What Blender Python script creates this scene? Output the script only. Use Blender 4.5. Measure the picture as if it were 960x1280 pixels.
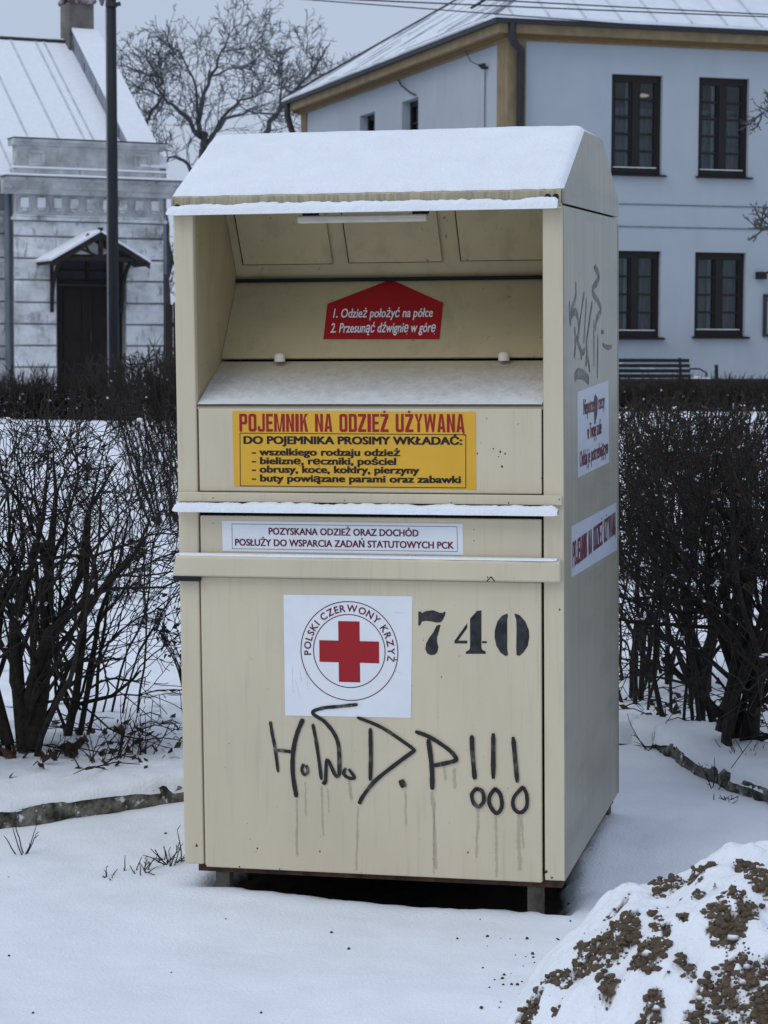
import bpy, bmesh, math, random
import numpy as np
from mathutils import Vector, Matrix

R = math.radians
for o in list(bpy.data.objects):
    bpy.data.objects.remove(o)
S = bpy.context.scene
COL = S.collection

# ------------------------------------------------------------------ camera
FPX = 2880.0                       # focal length in pixels of the 960 x 1280 photograph
EYE = 1.58
PITCH = -math.atan(210.0 / FPX)
ROLL = R(0.25)


def cam_axes(yaw, pitch, roll):
    cy, sy, cp, sp = math.cos(yaw), math.sin(yaw), math.cos(pitch), math.sin(pitch)
    f = np.array([sy * cp, cy * cp, sp])
    r = np.array([cy, -sy, 0.0])
    u = np.cross(r, f)
    c, s = math.cos(roll), math.sin(roll)
    return np.stack([c * r + s * u, -s * r + c * u, -f], 1)


RW = cam_axes(0.0, PITCH, ROLL)
cam_d = bpy.data.cameras.new('camera')
cam = bpy.data.objects.new('camera', cam_d)
COL.objects.link(cam)
cam_d.sensor_width = 36.0
cam_d.lens = FPX / 1280.0 * 36.0
cam_d.clip_start = 0.05
cam_d.clip_end = 3000.0
cam.matrix_world = Matrix.Translation((0, 0, EYE)) @ Matrix(RW.tolist()).to_4x4()
cam_d.dof.use_dof = True
cam_d.dof.focus_distance = 6.7
cam_d.dof.aperture_fstop = 13.0
S.camera = cam

# ------------------------------------------------------------------ sky, sun, exposure
SUN_EL, SUN_AZ = R(46), R(50)      # soft light from behind the camera's left shoulder
w = bpy.data.worlds.new('World')
S.world = w
w.use_nodes = True
nt = w.node_tree
nt.nodes.clear()
sky = nt.nodes.new('ShaderNodeTexSky')
sky.sky_type = 'NISHITA'
sky.sun_disc = False
sky.sun_elevation = SUN_EL
sky.sun_rotation = R(180) + SUN_AZ
sky.air_density = 1.0
sky.dust_density = 3.0
tc = nt.nodes.new('ShaderNodeTexCoord')
sx = nt.nodes.new('ShaderNodeSeparateXYZ')
nt.links.new(tc.outputs['Generated'], sx.inputs[0])
ramp = nt.nodes.new('ShaderNodeValToRGB')      # overcast cloud deck: paler overhead
ramp.color_ramp.elements[0].position = 0.0
ramp.color_ramp.elements[0].color = (0.585, 0.68, 0.855, 1)
ramp.color_ramp.elements[1].position = 1.0
ramp.color_ramp.elements[1].color = (0.665, 0.785, 1.0, 1)
nz = nt.nodes.new('ShaderNodeTexNoise')
nz.inputs['Scale'].default_value = 3.0
nz.inputs['Detail'].default_value = 4
nt.links.new(tc.outputs['Generated'], nz.inputs['Vector'])
nt.links.new(sx.outputs['Z'], ramp.inputs[0])
cl = nt.nodes.new('ShaderNodeMix'); cl.data_type = 'RGBA'; cl.blend_type = 'MULTIPLY'
mr = nt.nodes.new('ShaderNodeMapRange')
mr.inputs['From Min'].default_value = 0.3; mr.inputs['From Max'].default_value = 0.7
mr.inputs['To Min'].default_value = 0.93; mr.inputs['To Max'].default_value = 1.05
nt.links.new(nz.outputs['Fac'], mr.inputs['Value'])
cl.inputs['Factor'].default_value = 1.0
nt.links.new(ramp.outputs['Color'], cl.inputs['A'])
nt.links.new(mr.outputs['Result'], cl.inputs['B'])
sc_ = nt.nodes.new('ShaderNodeVectorMath'); sc_.operation = 'SCALE'
sc_.inputs['Scale'].default_value = 9.8
nt.links.new(cl.outputs['Result'], sc_.inputs[0])
mx = nt.nodes.new('ShaderNodeMix'); mx.data_type = 'RGBA'
mx.inputs['Factor'].default_value = 0.90
nt.links.new(sky.outputs['Color'], mx.inputs['A'])
nt.links.new(sc_.outputs['Vector'], mx.inputs['B'])
bg = nt.nodes.new('ShaderNodeBackground')
bg.inputs['Strength'].default_value = 0.1
nt.links.new(mx.outputs['Result'], bg.inputs['Color'])
wo = nt.nodes.new('ShaderNodeOutputWorld')
nt.links.new(bg.outputs[0], wo.inputs['Surface'])

sl = bpy.data.lights.new('sun', 'SUN')
sl.energy = 0.85
sl.angle = R(38)
sl.color = (1.0, 0.99, 0.97)
so = bpy.data.objects.new('sun', sl)
COL.objects.link(so)
sd = Vector((math.sin(SUN_AZ) * math.cos(SUN_EL), math.cos(SUN_AZ) * math.cos(SUN_EL), -math.sin(SUN_EL)))
so.rotation_euler = sd.to_track_quat('-Z', 'Y').to_euler()

S.view_settings.view_transform = 'Standard'
S.view_settings.look = 'None'
S.view_settings.gamma = 1.0
S.view_settings.use_curve_mapping = False
S.view_settings.exposure = -0.16
S.cycles.max_bounces = 6
S.cycles.transparent_max_bounces = 12


# ------------------------------------------------------------------ numeric helpers
def ray(px, py):
    return RW @ np.array([(px - 480) / FPX, (640 - py) / FPX, -1.0])


def at(px, py, Y):
    """point on the vertical plane at distance Y seen at photo pixel px,py"""
    d = ray(px, py)
    t = Y / d[1]
    return Vector((t * d[0], Y, EYE + t * d[2]))


def hashn(ix, iy, seed):
    n = (ix.astype(np.int64) * 374761393 + iy.astype(np.int64) * 668265263 + seed * 974711) & 0xFFFFFFFF
    n = ((n ^ (n >> 13)) * 1274126177) & 0xFFFFFFFF
    n = (n ^ (n >> 16)) & 0xFFFFFF
    return n / float(0xFFFFFF)


def vnoise(x, y, seed=0):
    x = np.asarray(x, float); y = np.asarray(y, float)
    ix, iy = np.floor(x), np.floor(y)
    fx, fy = x - ix, y - iy
    fx = fx * fx * fx * (fx * (fx * 6 - 15) + 10); fy = fy * fy * fy * (fy * (fy * 6 - 15) + 10)
    a = hashn(ix, iy, seed); b = hashn(ix + 1, iy, seed)
    c = hashn(ix, iy + 1, seed); d = hashn(ix + 1, iy + 1, seed)
    return (a * (1 - fx) + b * fx) * (1 - fy) + (c * (1 - fx) + d * fx) * fy


def fbm(x, y, seed=0, octv=4, gain=0.5):
    t = 0; amp = 1; tot = 0; k = 1.0
    for i in range(octv):
        ca, sa = math.cos(i * 0.7 + 0.3), math.sin(i * 0.7 + 0.3)
        t = t + amp * vnoise((x * ca - y * sa) * k, (x * sa + y * ca) * k, seed + i * 17)
        tot += amp; amp *= gain; k *= 2.03
    return t / tot - 0.5


def sst(a, b, x):
    t = np.clip((x - a) / (b - a), 0, 1)
    return t * t * (3 - 2 * t)


# ------------------------------------------------------------------ materials
def mat(name, col, rough=0.7, var=0.0, scale=5.0, stretch=(1, 1, 1), col2=None, lo=0.35, hi=0.65, bump=0.0,
        bscale=60.0, metal=0.0, spec=0.3, detail=6.0):
    m = bpy.data.materials.new(name)
    m.use_nodes = True
    n = m.node_tree; b = n.nodes['Principled BSDF']
    b.inputs['Base Color'].default_value = (*col, 1)
    b.inputs['Roughness'].default_value = rough
    b.inputs['Metallic'].default_value = metal
    b.inputs['Specular IOR Level'].default_value = spec
    tcn = n.nodes.new('ShaderNodeTexCoord')
    if var > 0 or col2:
        mp = n.nodes.new('ShaderNodeMapping'); mp.inputs['Scale'].default_value = stretch
        n.links.new(tcn.outputs['Object'], mp.inputs[0])
        t = n.nodes.new('ShaderNodeTexNoise'); t.inputs['Scale'].default_value = scale
        t.inputs['Detail'].default_value = detail; t.inputs['Roughness'].default_value = 0.6
        n.links.new(mp.outputs[0], t.inputs['Vector'])
        r = n.nodes.new('ShaderNodeMapRange')
        r.inputs['From Min'].default_value = lo; r.inputs['From Max'].default_value = hi
        n.links.new(t.outputs['Fac'], r.inputs['Value'])
        x = n.nodes.new('ShaderNodeMix'); x.data_type = 'RGBA'
        c2 = col2 if col2 else tuple(c * (1 - var) for c in col)
        x.inputs['A'].default_value = (*c2, 1)
        x.inputs['B'].default_value = (*col, 1)
        n.links.new(r.outputs[0], x.inputs['Factor'])
        n.links.new(x.outputs['Result'], b.inputs['Base Color'])
    if bump > 0:
        t2 = n.nodes.new('ShaderNodeTexNoise'); t2.inputs['Scale'].default_value = bscale
        t2.inputs['Detail'].default_value = 5
        n.links.new(tcn.outputs['Object'], t2.inputs['Vector'])
        bp = n.nodes.new('ShaderNodeBump'); bp.inputs['Strength'].default_value = bump
        bp.inputs['Distance'].default_value = 0.01
        n.links.new(t2.outputs['Fac'], bp.inputs['Height'])
        n.links.new(bp.outputs[0], b.inputs['Normal'])
    return m


def layer_noise(m, col, scale, lo, hi, stretch=(1, 1, 1), amount=1.0, detail=6.0):
    """put another irregular stain colour over a material"""
    n = m.node_tree; b = n.nodes['Principled BSDF']
    inp = b.inputs['Base Color']
    tcn = n.nodes.new('ShaderNodeTexCoord')
    mp = n.nodes.new('ShaderNodeMapping'); mp.inputs['Scale'].default_value = stretch
    mp.inputs['Location'].default_value = (scale * 0.37, 1.7, 0.3)
    n.links.new(tcn.outputs['Object'], mp.inputs[0])
    t = n.nodes.new('ShaderNodeTexNoise'); t.inputs['Scale'].default_value = scale
    t.inputs['Detail'].default_value = detail; t.inputs['Roughness'].default_value = 0.62
    n.links.new(mp.outputs[0], t.inputs['Vector'])
    r = n.nodes.new('ShaderNodeMapRange')
    r.inputs['From Min'].default_value = lo; r.inputs['From Max'].default_value = hi
    r.inputs['To Max'].default_value = amount
    n.links.new(t.outputs['Fac'], r.inputs['Value'])
    x = n.nodes.new('ShaderNodeMix'); x.data_type = 'RGBA'
    if inp.is_linked:
        n.links.new(inp.links[0].from_socket, x.inputs['A'])
    else:
        x.inputs['A'].default_value = inp.default_value
    x.inputs['B'].default_value = (*col, 1)
    n.links.new(r.outputs[0], x.inputs['Factor'])
    n.links.new(x.outputs['Result'], inp)
    return m


def attr_mix(m, attr, col, rough=None, bump=0.0):
    """blend to a second colour where the mesh attribute is 1"""
    n = m.node_tree; b = n.nodes['Principled BSDF']
    a = n.nodes.new('ShaderNodeAttribute'); a.attribute_name = attr
    t = n.nodes.new('ShaderNodeTexNoise'); t.inputs['Scale'].default_value = 45
    t.inputs['Detail'].default_value = 6
    tcn = n.nodes.new('ShaderNodeTexCoord')
    n.links.new(tcn.outputs['Object'], t.inputs['Vector'])
    c = n.nodes.new('ShaderNodeMix'); c.data_type = 'RGBA'
    c.inputs['A'].default_value = (*[k * 0.45 for k in col], 1)
    c.inputs['B'].default_value = (*[k * 1.5 for k in col], 1)
    n.links.new(t.outputs['Fac'], c.inputs['Factor'])
    x = n.nodes.new('ShaderNodeMix'); x.data_type = 'RGBA'
    inp = b.inputs['Base Color']
    if inp.is_linked:
        n.links.new(inp.links[0].from_socket, x.inputs['A'])
    else:
        x.inputs['A'].default_value = inp.default_value
    n.links.new(c.outputs['Result'], x.inputs['B'])
    n.links.new(a.outputs['Fac'], x.inputs['Factor'])
    n.links.new(x.outputs['Result'], inp)
    return m


M = {}
M['snow'] = mat('snow', (0.85, 0.88, 0.92), 0.8, var=0.06, scale=9, bump=0.45, bscale=110, spec=0.15)
M['ground'] = attr_mix(mat('snow_ground', (0.85, 0.88, 0.925), 0.8, var=0.07, scale=4, bump=0.4, bscale=110, spec=0.2),
                       'dirt', (0.035, 0.028, 0.022))
M['mound'] = attr_mix(mat('snow_on_earth', (0.85, 0.88, 0.92), 0.8, var=0.05, scale=20, bump=0.7, bscale=90, spec=0.15),
                      'dirt', (0.115, 0.084, 0.058))
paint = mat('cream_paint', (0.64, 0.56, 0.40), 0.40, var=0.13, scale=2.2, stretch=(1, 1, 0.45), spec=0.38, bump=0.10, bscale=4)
layer_noise(paint, (0.36, 0.32, 0.23), 9, 0.54, 0.80, (6, 6, 0.35), 0.42)
layer_noise(paint, (0.17, 0.12, 0.07), 60, 0.74, 0.78, (1, 1, 1), 0.7, 2)
M['paint'] = paint
inner = mat('cream_paint_shaded_dirty_inside', (0.47, 0.385, 0.22), 0.5, var=0.14, scale=3, spec=0.3, bump=0.05, bscale=10)  # hood recess shade put into the paint colour, stains layered over it
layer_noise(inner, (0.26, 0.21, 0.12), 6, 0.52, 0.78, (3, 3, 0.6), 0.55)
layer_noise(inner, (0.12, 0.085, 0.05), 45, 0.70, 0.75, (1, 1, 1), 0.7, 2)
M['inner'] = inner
side = mat('cream_paint_shaded_grimy', (0.335, 0.31, 0.235), 0.38, var=0.08, scale=4, stretch=(1, 1, 0.3), spec=0.4, bump=0.04, bscale=20)  # paint copy darkened for the shaded flank, grime streaks on top
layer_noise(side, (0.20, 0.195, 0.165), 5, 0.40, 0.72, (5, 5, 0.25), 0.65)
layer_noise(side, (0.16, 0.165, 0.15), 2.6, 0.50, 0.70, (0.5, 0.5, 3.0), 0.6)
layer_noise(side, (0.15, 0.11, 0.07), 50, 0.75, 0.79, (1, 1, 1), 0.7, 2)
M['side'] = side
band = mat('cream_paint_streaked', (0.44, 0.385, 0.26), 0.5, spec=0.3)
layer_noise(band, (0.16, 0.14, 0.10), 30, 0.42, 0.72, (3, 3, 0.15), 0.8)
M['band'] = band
shelf = mat('cream_paint_snow_dusted', (0.44, 0.38, 0.26), 0.55, var=0.1, scale=8)
M['shelf'] = shelf
M['core'] = mat('dark_cavity', (0.012, 0.011, 0.010), 0.9)
M['rust'] = mat('rusty_steel', (0.09, 0.045, 0.028), 0.85, col2=(0.02, 0.014, 0.012), scale=25, bump=0.3, bscale=80)
M['galv'] = mat('painted_leg', (0.12, 0.11, 0.085), 0.7, col2=(0.04, 0.034, 0.026), scale=18)
M['matt_black'] = mat('plain_black', (0.012, 0.012, 0.013), 0.6)
M['handle'] = mat('worn_white_paint', (0.68, 0.64, 0.54), 0.4, var=0.15, scale=20)
M['yellow'] = mat('yellow_vinyl', (0.72, 0.40, 0.035), 0.4, var=0.06, scale=10)
M['white'] = mat('white_vinyl', (0.78, 0.80, 0.83), 0.4, var=0.06, scale=12)
M['sidewhite'] = layer_noise(mat('white_vinyl_shaded_grimy', (0.47, 0.51, 0.58), 0.4, var=0.1, scale=6), (0.4, 0.42, 0.43), 8, 0.5, 0.75, (4, 4, 0.4), 0.6)  # white vinyl dimmed to carry the flank's shade, plus dirt streaks
M['red'] = mat('red_vinyl', (0.36, 0.012, 0.016), 0.4, var=0.1, scale=10)
M['redink'] = mat('red_ink', (0.30, 0.012, 0.014), 0.5)
M['darkred'] = mat('dark_red_ink', (0.12, 0.012, 0.022), 0.5)
M['ink'] = mat('black_ink', (0.012, 0.011, 0.012), 0.5)
M['white_ink'] = mat('white_ink', (0.75, 0.75, 0.76), 0.5)
M['stencil'] = mat('black_stencil_paint', (0.012, 0.014, 0.017), 0.6, col2=(0.05, 0.05, 0.05), scale=30, lo=0.3, hi=0.6)
M['marker'] = layer_noise(mat('black_marker', (0.018, 0.017, 0.017), 0.45), (0.25, 0.23, 0.18), 28, 0.56, 0.72, (1, 1, 0.6), 0.75)
gm = mat('grey_marker', (0.06, 0.06, 0.06), 0.5)
M['greymarker'] = layer_noise(gm, (0.28, 0.27, 0.23), 40, 0.45, 0.7, (1, 1, 1), 0.8)


def see_through(name, col, alpha):
    m = mat(name, col, 0.6)
    m.node_tree.nodes['Principled BSDF'].inputs['Alpha'].default_value = alpha
    return m


M['drip'] = see_through('thin_ink_run', (0.07, 0.063, 0.05), 0.17)
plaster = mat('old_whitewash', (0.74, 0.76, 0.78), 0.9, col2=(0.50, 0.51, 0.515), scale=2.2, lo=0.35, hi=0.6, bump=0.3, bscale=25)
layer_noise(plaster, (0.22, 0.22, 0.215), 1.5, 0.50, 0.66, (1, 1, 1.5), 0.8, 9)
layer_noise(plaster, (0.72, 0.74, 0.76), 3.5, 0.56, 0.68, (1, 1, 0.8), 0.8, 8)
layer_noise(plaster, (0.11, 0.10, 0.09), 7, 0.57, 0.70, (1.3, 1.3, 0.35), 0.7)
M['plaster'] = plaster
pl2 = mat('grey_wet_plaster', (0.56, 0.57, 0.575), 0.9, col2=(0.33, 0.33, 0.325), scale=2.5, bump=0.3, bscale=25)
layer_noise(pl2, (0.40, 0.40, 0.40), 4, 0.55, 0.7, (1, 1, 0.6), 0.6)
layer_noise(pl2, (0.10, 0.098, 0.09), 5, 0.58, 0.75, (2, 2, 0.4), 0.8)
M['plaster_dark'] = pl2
M['joint'] = mat('dirty_joint_plaster', (0.36, 0.36, 0.355), 0.95, col2=(0.20, 0.20, 0.195), scale=3)
M['wood'] = mat('dark_stained_wood', (0.022, 0.015, 0.012), 0.7, col2=(0.010, 0.008, 0.008), scale=6, stretch=(6, 6, 0.6))
M['wood_edge'] = mat('weathered_dark_wood', (0.035, 0.028, 0.025), 0.8, col2=(0.015, 0.012, 0.012), scale=9, stretch=(1, 1, 1))
M['zinc'] = mat('zinc_pipe', (0.16, 0.19, 0.22), 0.6, var=0.35, scale=8, stretch=(1, 1, 0.3))
M['seam'] = mat('snowy_seam', (0.62, 0.66, 0.70), 0.8, var=0.25, scale=3)
M['tin'] = mat('dark_tin', (0.035, 0.036, 0.042), 0.6, var=0.3, scale=8)
M['lead'] = mat('grey_sheet_flashing', (0.24, 0.27, 0.32), 0.6, var=0.3, scale=5)
M['house'] = layer_noise(mat('white_house_render', (0.405, 0.447, 0.49), 0.9, var=0.05, scale=1.2, bump=0.15, bscale=40),
                         (0.32, 0.345, 0.37), 1.0, 0.50, 0.78, (1.5, 1.5, 0.35), 0.5)
M['ochre'] = mat('ochre_trim', (0.28, 0.21, 0.12), 0.85, var=0.3, scale=4, stretch=(1, 1, 0.5))
M['ochre_dark'] = mat('ochre_trim_shadow_moulding', (0.20, 0.115, 0.045), 0.85, var=0.2, scale=4)
M['frame'] = mat('dark_brown_window_wood', (0.016, 0.012, 0.011), 0.55, var=0.3, scale=20)
M['curtain'] = mat('pale_curtain', (0.62, 0.64, 0.66), 0.9, var=0.2, scale=12, stretch=(6, 6, 0.3))
M['pane_grey'] = mat('grey_pane_sheet', (0.20, 0.22, 0.23), 0.9, col2=(0.09, 0.10, 0.105), scale=5, stretch=(5, 5, 0.4))  # added grey sheet behind the panes, standing in for their pale reflections
M['room'] = mat('dim_room', (0.15, 0.165, 0.17), 0.9, var=0.5, scale=1.5)
g = bpy.data.materials.new('window_glass'); g.use_nodes = True
gn = g.node_tree; gn.nodes.clear()
go = gn.nodes.new('ShaderNodeOutputMaterial'); gmx = gn.nodes.new('ShaderNodeMixShader')
gt = gn.nodes.new('ShaderNodeBsdfTransparent'); gg = gn.nodes.new('ShaderNodeBsdfGlossy')
gt.inputs['Color'].default_value = (0.75, 0.8, 0.82, 1)
gg.inputs['Roughness'].default_value = 0.03
fr = gn.nodes.new('ShaderNodeFresnel'); fr.inputs['IOR'].default_value = 1.5
gn.links.new(fr.outputs[0], gmx.inputs[0]); gn.links.new(gt.outputs[0], gmx.inputs[1])
gn.links.new(gg.outputs[0], gmx.inputs[2]); gn.links.new(gmx.outputs[0], go.inputs['Surface'])
M['glass'] = g
em = mat('lit_lamp_shade', (0.9, 0.85, 0.7), 0.5)
em.node_tree.nodes['Principled BSDF'].inputs['Emission Color'].default_value = (1.0, 0.86, 0.58, 1)
em.node_tree.nodes['Principled BSDF'].inputs['Emission Strength'].default_value = 0.45
M['lamp'] = em
M['bark'] = mat('wet_dark_bark', (0.036, 0.027, 0.020), 0.85, col2=(0.010, 0.009, 0.008), scale=30)
M['twig'] = mat('dark_twigs', (0.036, 0.027, 0.021), 0.9, col2=(0.010, 0.009, 0.009), scale=20)
M['brown_twig'] = mat('brown_twigs', (0.042, 0.030, 0.022), 0.9, col2=(0.016, 0.013, 0.011), scale=4)
M['tree_bark'] = mat('hazed_tree_bark', (0.085, 0.086, 0.092), 0.95, col2=(0.050, 0.051, 0.055), scale=4)  # bark colour lightened to carry the distance haze
M['leaf'] = mat('dead_brown_leaf', (0.085, 0.040, 0.022), 0.8, col2=(0.03, 0.018, 0.012), scale=12)
M['darkleaf'] = mat('dark_evergreen_leaf', (0.012, 0.018, 0.014), 0.6, col2=(0.022, 0.022, 0.016), scale=15)
M['grass'] = mat('dry_grass', (0.075, 0.062, 0.042), 0.9, col2=(0.03, 0.026, 0.02), scale=12)
M['stone'] = layer_noise(mat('mossy_kerb_stone', (0.20, 0.19, 0.16), 0.95, col2=(0.030, 0.030, 0.022), scale=20, lo=0.4, hi=0.62, bump=0.8, bscale=50),
                         (0.7, 0.73, 0.76), 22, 0.60, 0.68, (1, 1, 1), 0.9)
M['steel_pole'] = mat('dark_pole', (0.020, 0.021, 0.025), 0.65, var=0.35, scale=5, stretch=(1, 1, 0.2))
M['pipe_light'] = mat('grey_conduit', (0.20, 0.20, 0.20), 0.6, var=0.2, scale=6)
M['wire'] = mat('black_wire', (0.02, 0.02, 0.024), 0.6)
M['tile'] = mat('red_brown_tile', (0.16, 0.085, 0.075), 0.9, col2=(0.5, 0.5, 0.52), scale=5, lo=0.4, hi=0.55)
M['brick_grey'] = mat('sooty_render', (0.20, 0.175, 0.155), 0.9, col2=(0.11, 0.10, 0.09), scale=3)
M['bench'] = mat('dark_bench_paint', (0.020, 0.022, 0.024), 0.6, var=0.3, scale=9)
M['wallstone'] = mat('dark_wet_wall', (0.022, 0.020, 0.019), 0.9, col2=(0.045, 0.040, 0.036), scale=6)
M['board'] = mat('notice_paper', (0.45, 0.49, 0.54), 0.6, var=0.12, scale=5)


# ------------------------------------------------------------------ object helpers
def tag(o, label=None, cat=None, group=None, kind=None):
    if label: o['label'] = label
    if cat: o['category'] = cat
    if group: o['group'] = group
    if kind: o['kind'] = kind
    return o


def empty(name, loc, rz=0.0, mw=None):
    o = bpy.data.objects.new(name, None)
    COL.objects.link(o)
    if mw is not None:
        o.matrix_world = mw
    else:
        o.location = loc
        o.rotation_euler = (0, 0, rz)
    o.empty_display_size = 0.2
    return o


class MB:
    def __init__(self, off=(0, 0, 0)):
        self.v = []; self.f = []; self.off = Vector(off)

    def add(self, verts, faces):
        b = len(self.v)
        self.v += [tuple(Vector(p) - self.off) for p in verts]
        self.f += [tuple(i + b for i in f) for f in faces]
        return self

    def box(self, a, b):
        x0, y0, z0 = a; x1, y1, z1 = b
        x0, x1 = min(x0, x1), max(x0, x1); y0, y1 = min(y0, y1), max(y0, y1); z0, z1 = min(z0, z1), max(z0, z1)
        v = [(x0, y0, z0), (x1, y0, z0), (x1, y1, z0), (x0, y1, z0), (x0, y0, z1), (x1, y0, z1), (x1, y1, z1), (x0, y1, z1)]
        return self.add(v, [(0, 3, 2, 1), (4, 5, 6, 7), (0, 1, 5, 4), (1, 2, 6, 5), (2, 3, 7, 6), (3, 0, 4, 7)])

    def prism(self, poly, lo, hi, axes):
        """polygon in two axes extruded along the third; axes like 'yzx' (last = extrusion)"""
        ax = {'x': 0, 'y': 1, 'z': 2}
        a, b, c = (ax[k] for k in axes)
        n = len(poly); v = []
        for t in (lo, hi):
            for p in poly:
                q = [0, 0, 0]; q[a] = p[0]; q[b] = p[1]; q[c] = t
                v.append(tuple(q))
        f = [tuple(range(n - 1, -1, -1)), tuple(range(n, 2 * n))]
        for i in range(n):
            j = (i + 1) % n
            f.append((i, j, n + j, n + i))
        return self.add(v, f)

    def slab(self, p0, p1, p2, p3, th):
        """four corner points, thickened along the face normal"""
        p = [Vector(k) for k in (p0, p1, p2, p3)]
        n = (p[1] - p[0]).cross(p[3] - p[0]).normalized() * th
        v = p + [k + n for k in p]
        return self.add(v, [(3, 2, 1, 0), (4, 5, 6, 7), (0, 1, 5, 4), (1, 2, 6, 5), (2, 3, 7, 6), (3, 0, 4, 7)])

    def tube(self, pts, rads, n=6, cap=True):
        pts = [Vector(p) for p in pts]
        m = len(pts)
        if isinstance(rads, (int, float)): rads = [rads] * m
        d = (pts[1] - pts[0]).normalized()
        a = d.orthogonal().normalized()
        V = []
        for i, p in enumerate(pts):
            t = (pts[min(i + 1, m - 1)] - pts[max(i - 1, 0)])
            if t.length < 1e-9: t = d
            t.normalize()
            a = (a - t * a.dot(t))
            if a.length < 1e-6: a = t.orthogonal()
            a.normalize()
            b = t.cross(a)
            for k in range(n):
                th = 2 * math.pi * k / n
                V.append(p + (a * math.cos(th) + b * math.sin(th)) * rads[i])
        F = []
        for i in range(m - 1):
            for k in range(n):
                k2 = (k + 1) % n
                F.append((i * n + k, i * n + k2, (i + 1) * n + k2, (i + 1) * n + k))
        if cap:
            F.append(tuple(range(n - 1, -1, -1))); F.append(tuple(range((m - 1) * n, m * n)))
        return self.add(V, F)

    def build(self, name, m, parent=None, smooth=False, bevel=0.0, seg=2):
        me = bpy.data.meshes.new(name)
        me.from_pydata(self.v, [], self.f)
        me.materials.append(m)
        if smooth:
            me.polygons.foreach_set('use_smooth', [True] * len(me.polygons))
        me.update()
        o = bpy.data.objects.new(name, me)
        COL.objects.link(o)
        if parent: o.parent = parent
        if bevel > 0:
            b = o.modifiers.new('bevel', 'BEVEL'); b.width = bevel; b.segments = seg
            b.limit_method = 'ANGLE'; b.angle_limit = R(40)
            b.harden_normals = False
        return o


def grid_obj(name, X, Y, Z, m, parent=None, attrs=None):
    """heightfield mesh from 2-D coordinate arrays"""
    ny, nx = X.shape
    co = np.stack([X, Y, Z], -1).reshape(-1, 3)
    idx = np.arange(nx * ny).reshape(ny, nx)
    q = np.stack([idx[:-1, :-1], idx[:-1, 1:], idx[1:, 1:], idx[1:, :-1]], -1).reshape(-1, 4)
    me = bpy.data.meshes.new(name)
    me.vertices.add(len(co)); me.vertices.foreach_set('co', co.ravel())
    me.loops.add(q.size); me.loops.foreach_set('vertex_index', q.ravel().astype(np.int32))
    me.polygons.add(len(q))
    me.polygons.foreach_set('loop_start', np.arange(0, q.size, 4, dtype=np.int32))
    me.polygons.foreach_set('loop_total', np.full(len(q), 4, dtype=np.int32))
    me.polygons.foreach_set('use_smooth', np.ones(len(q), dtype=bool))
    me.update(calc_edges=True)
    for k, val in (attrs or {}).items():
        at_ = me.attributes.new(k, 'FLOAT', 'POINT')
        at_.data.foreach_set('value', val.ravel().astype(np.float32))
    me.materials.append(m)
    o = bpy.data.objects.new(name, me)
    COL.objects.link(o)
    if parent: o.parent = parent
    return o


def blob(mb, c, r, rng, n=8, m=5):
    """small rounded lump (rx, ry, rz)"""
    V = []; F = []
    for i in range(m + 1):
        ph = math.pi * i / m
        for k in range(n):
            th = 2 * math.pi * k / n
            s = 1 + rng.uniform(-0.18, 0.18)
            V.append((c[0] + r[0] * s * math.sin(ph) * math.cos(th), c[1] + r[1] * s * math.sin(ph) * math.sin(th), c[2] + r[2] * math.cos(ph)))
    for i in range(m):
        for k in range(n):
            k2 = (k + 1) % n
            F.append((i * n + k, (i + 1) * n + k, (i + 1) * n + k2, i * n + k2))
    mb.add(V, F)


# lettering: Blender's built-in font turned into flat mesh, then laid on a surface
def glyphs(s, bold=0.0):
    cu = bpy.data.curves.new('t', 'FONT')
    cu.body = s; cu.size = 1.0; cu.offset = bold; cu.resolution_u = 3
    cu.fill_mode = 'FRONT'
    ob = bpy.data.objects.new('t', cu)
    me = bpy.data.meshes.new_from_object(ob)
    v = np.array([p.co[:2] for p in me.vertices]) if len(me.vertices) else np.zeros((0, 2))
    f = [tuple(p.vertices) for p in me.polygons]
    bpy.data.objects.remove(ob); bpy.data.curves.remove(cu); bpy.data.meshes.remove(me)
    return v, f


CAPH = {}


def cap_height(bold):
    if bold not in CAPH:
        v, f = glyphs('H', bold)
        CAPH[bold] = (v[:, 1].min(), v[:, 1].max())
    return CAPH[bold]


def write(mb, s, plane, a0, a1, base, cap, bold=0.0, slope=0.0):
    """fit string s between a0..a1 along the plane's first axis, capital height cap on base line"""
    v, f = glyphs(s, 0.0)
    x0, x1 = v[:, 0].min(), v[:, 0].max()
    y0, y1 = cap_height(0.0)
    kx = (a1 - a0) / (x1 - x0 + 2 * bold); ky = cap / (y1 - y0)
    # heavier weight: the same outline laid down several times, slightly shifted and each a hair further out
    P0, P1, P2 = (np.array(plane(*q)) for q in ((a0, base), (a0 + 1, base), (a0, base + 1)))
    nrm = np.cross(P1 - P0, P2 - P0); nrm /= np.linalg.norm(nrm)
    if nrm[1] > 0: nrm = -nrm
    if abs(nrm[0]) > 0.9: nrm = np.array([1.0, 0, 0])
    sh = [(0, 0)] if bold <= 0 else [(i * bold, j * bold * 0.45) for j in (-1, 1) for i in (-1, -0.4, 0.4, 1)]
    for n_, (dx, dy) in enumerate(sh):
        mb.add([np.array(plane(a0 + (p[0] - x0 + bold + dx) * kx, base + (p[1] - y0 + dy) * ky)) + nrm * 0.00005 * n_ for p in v], f)


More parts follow.
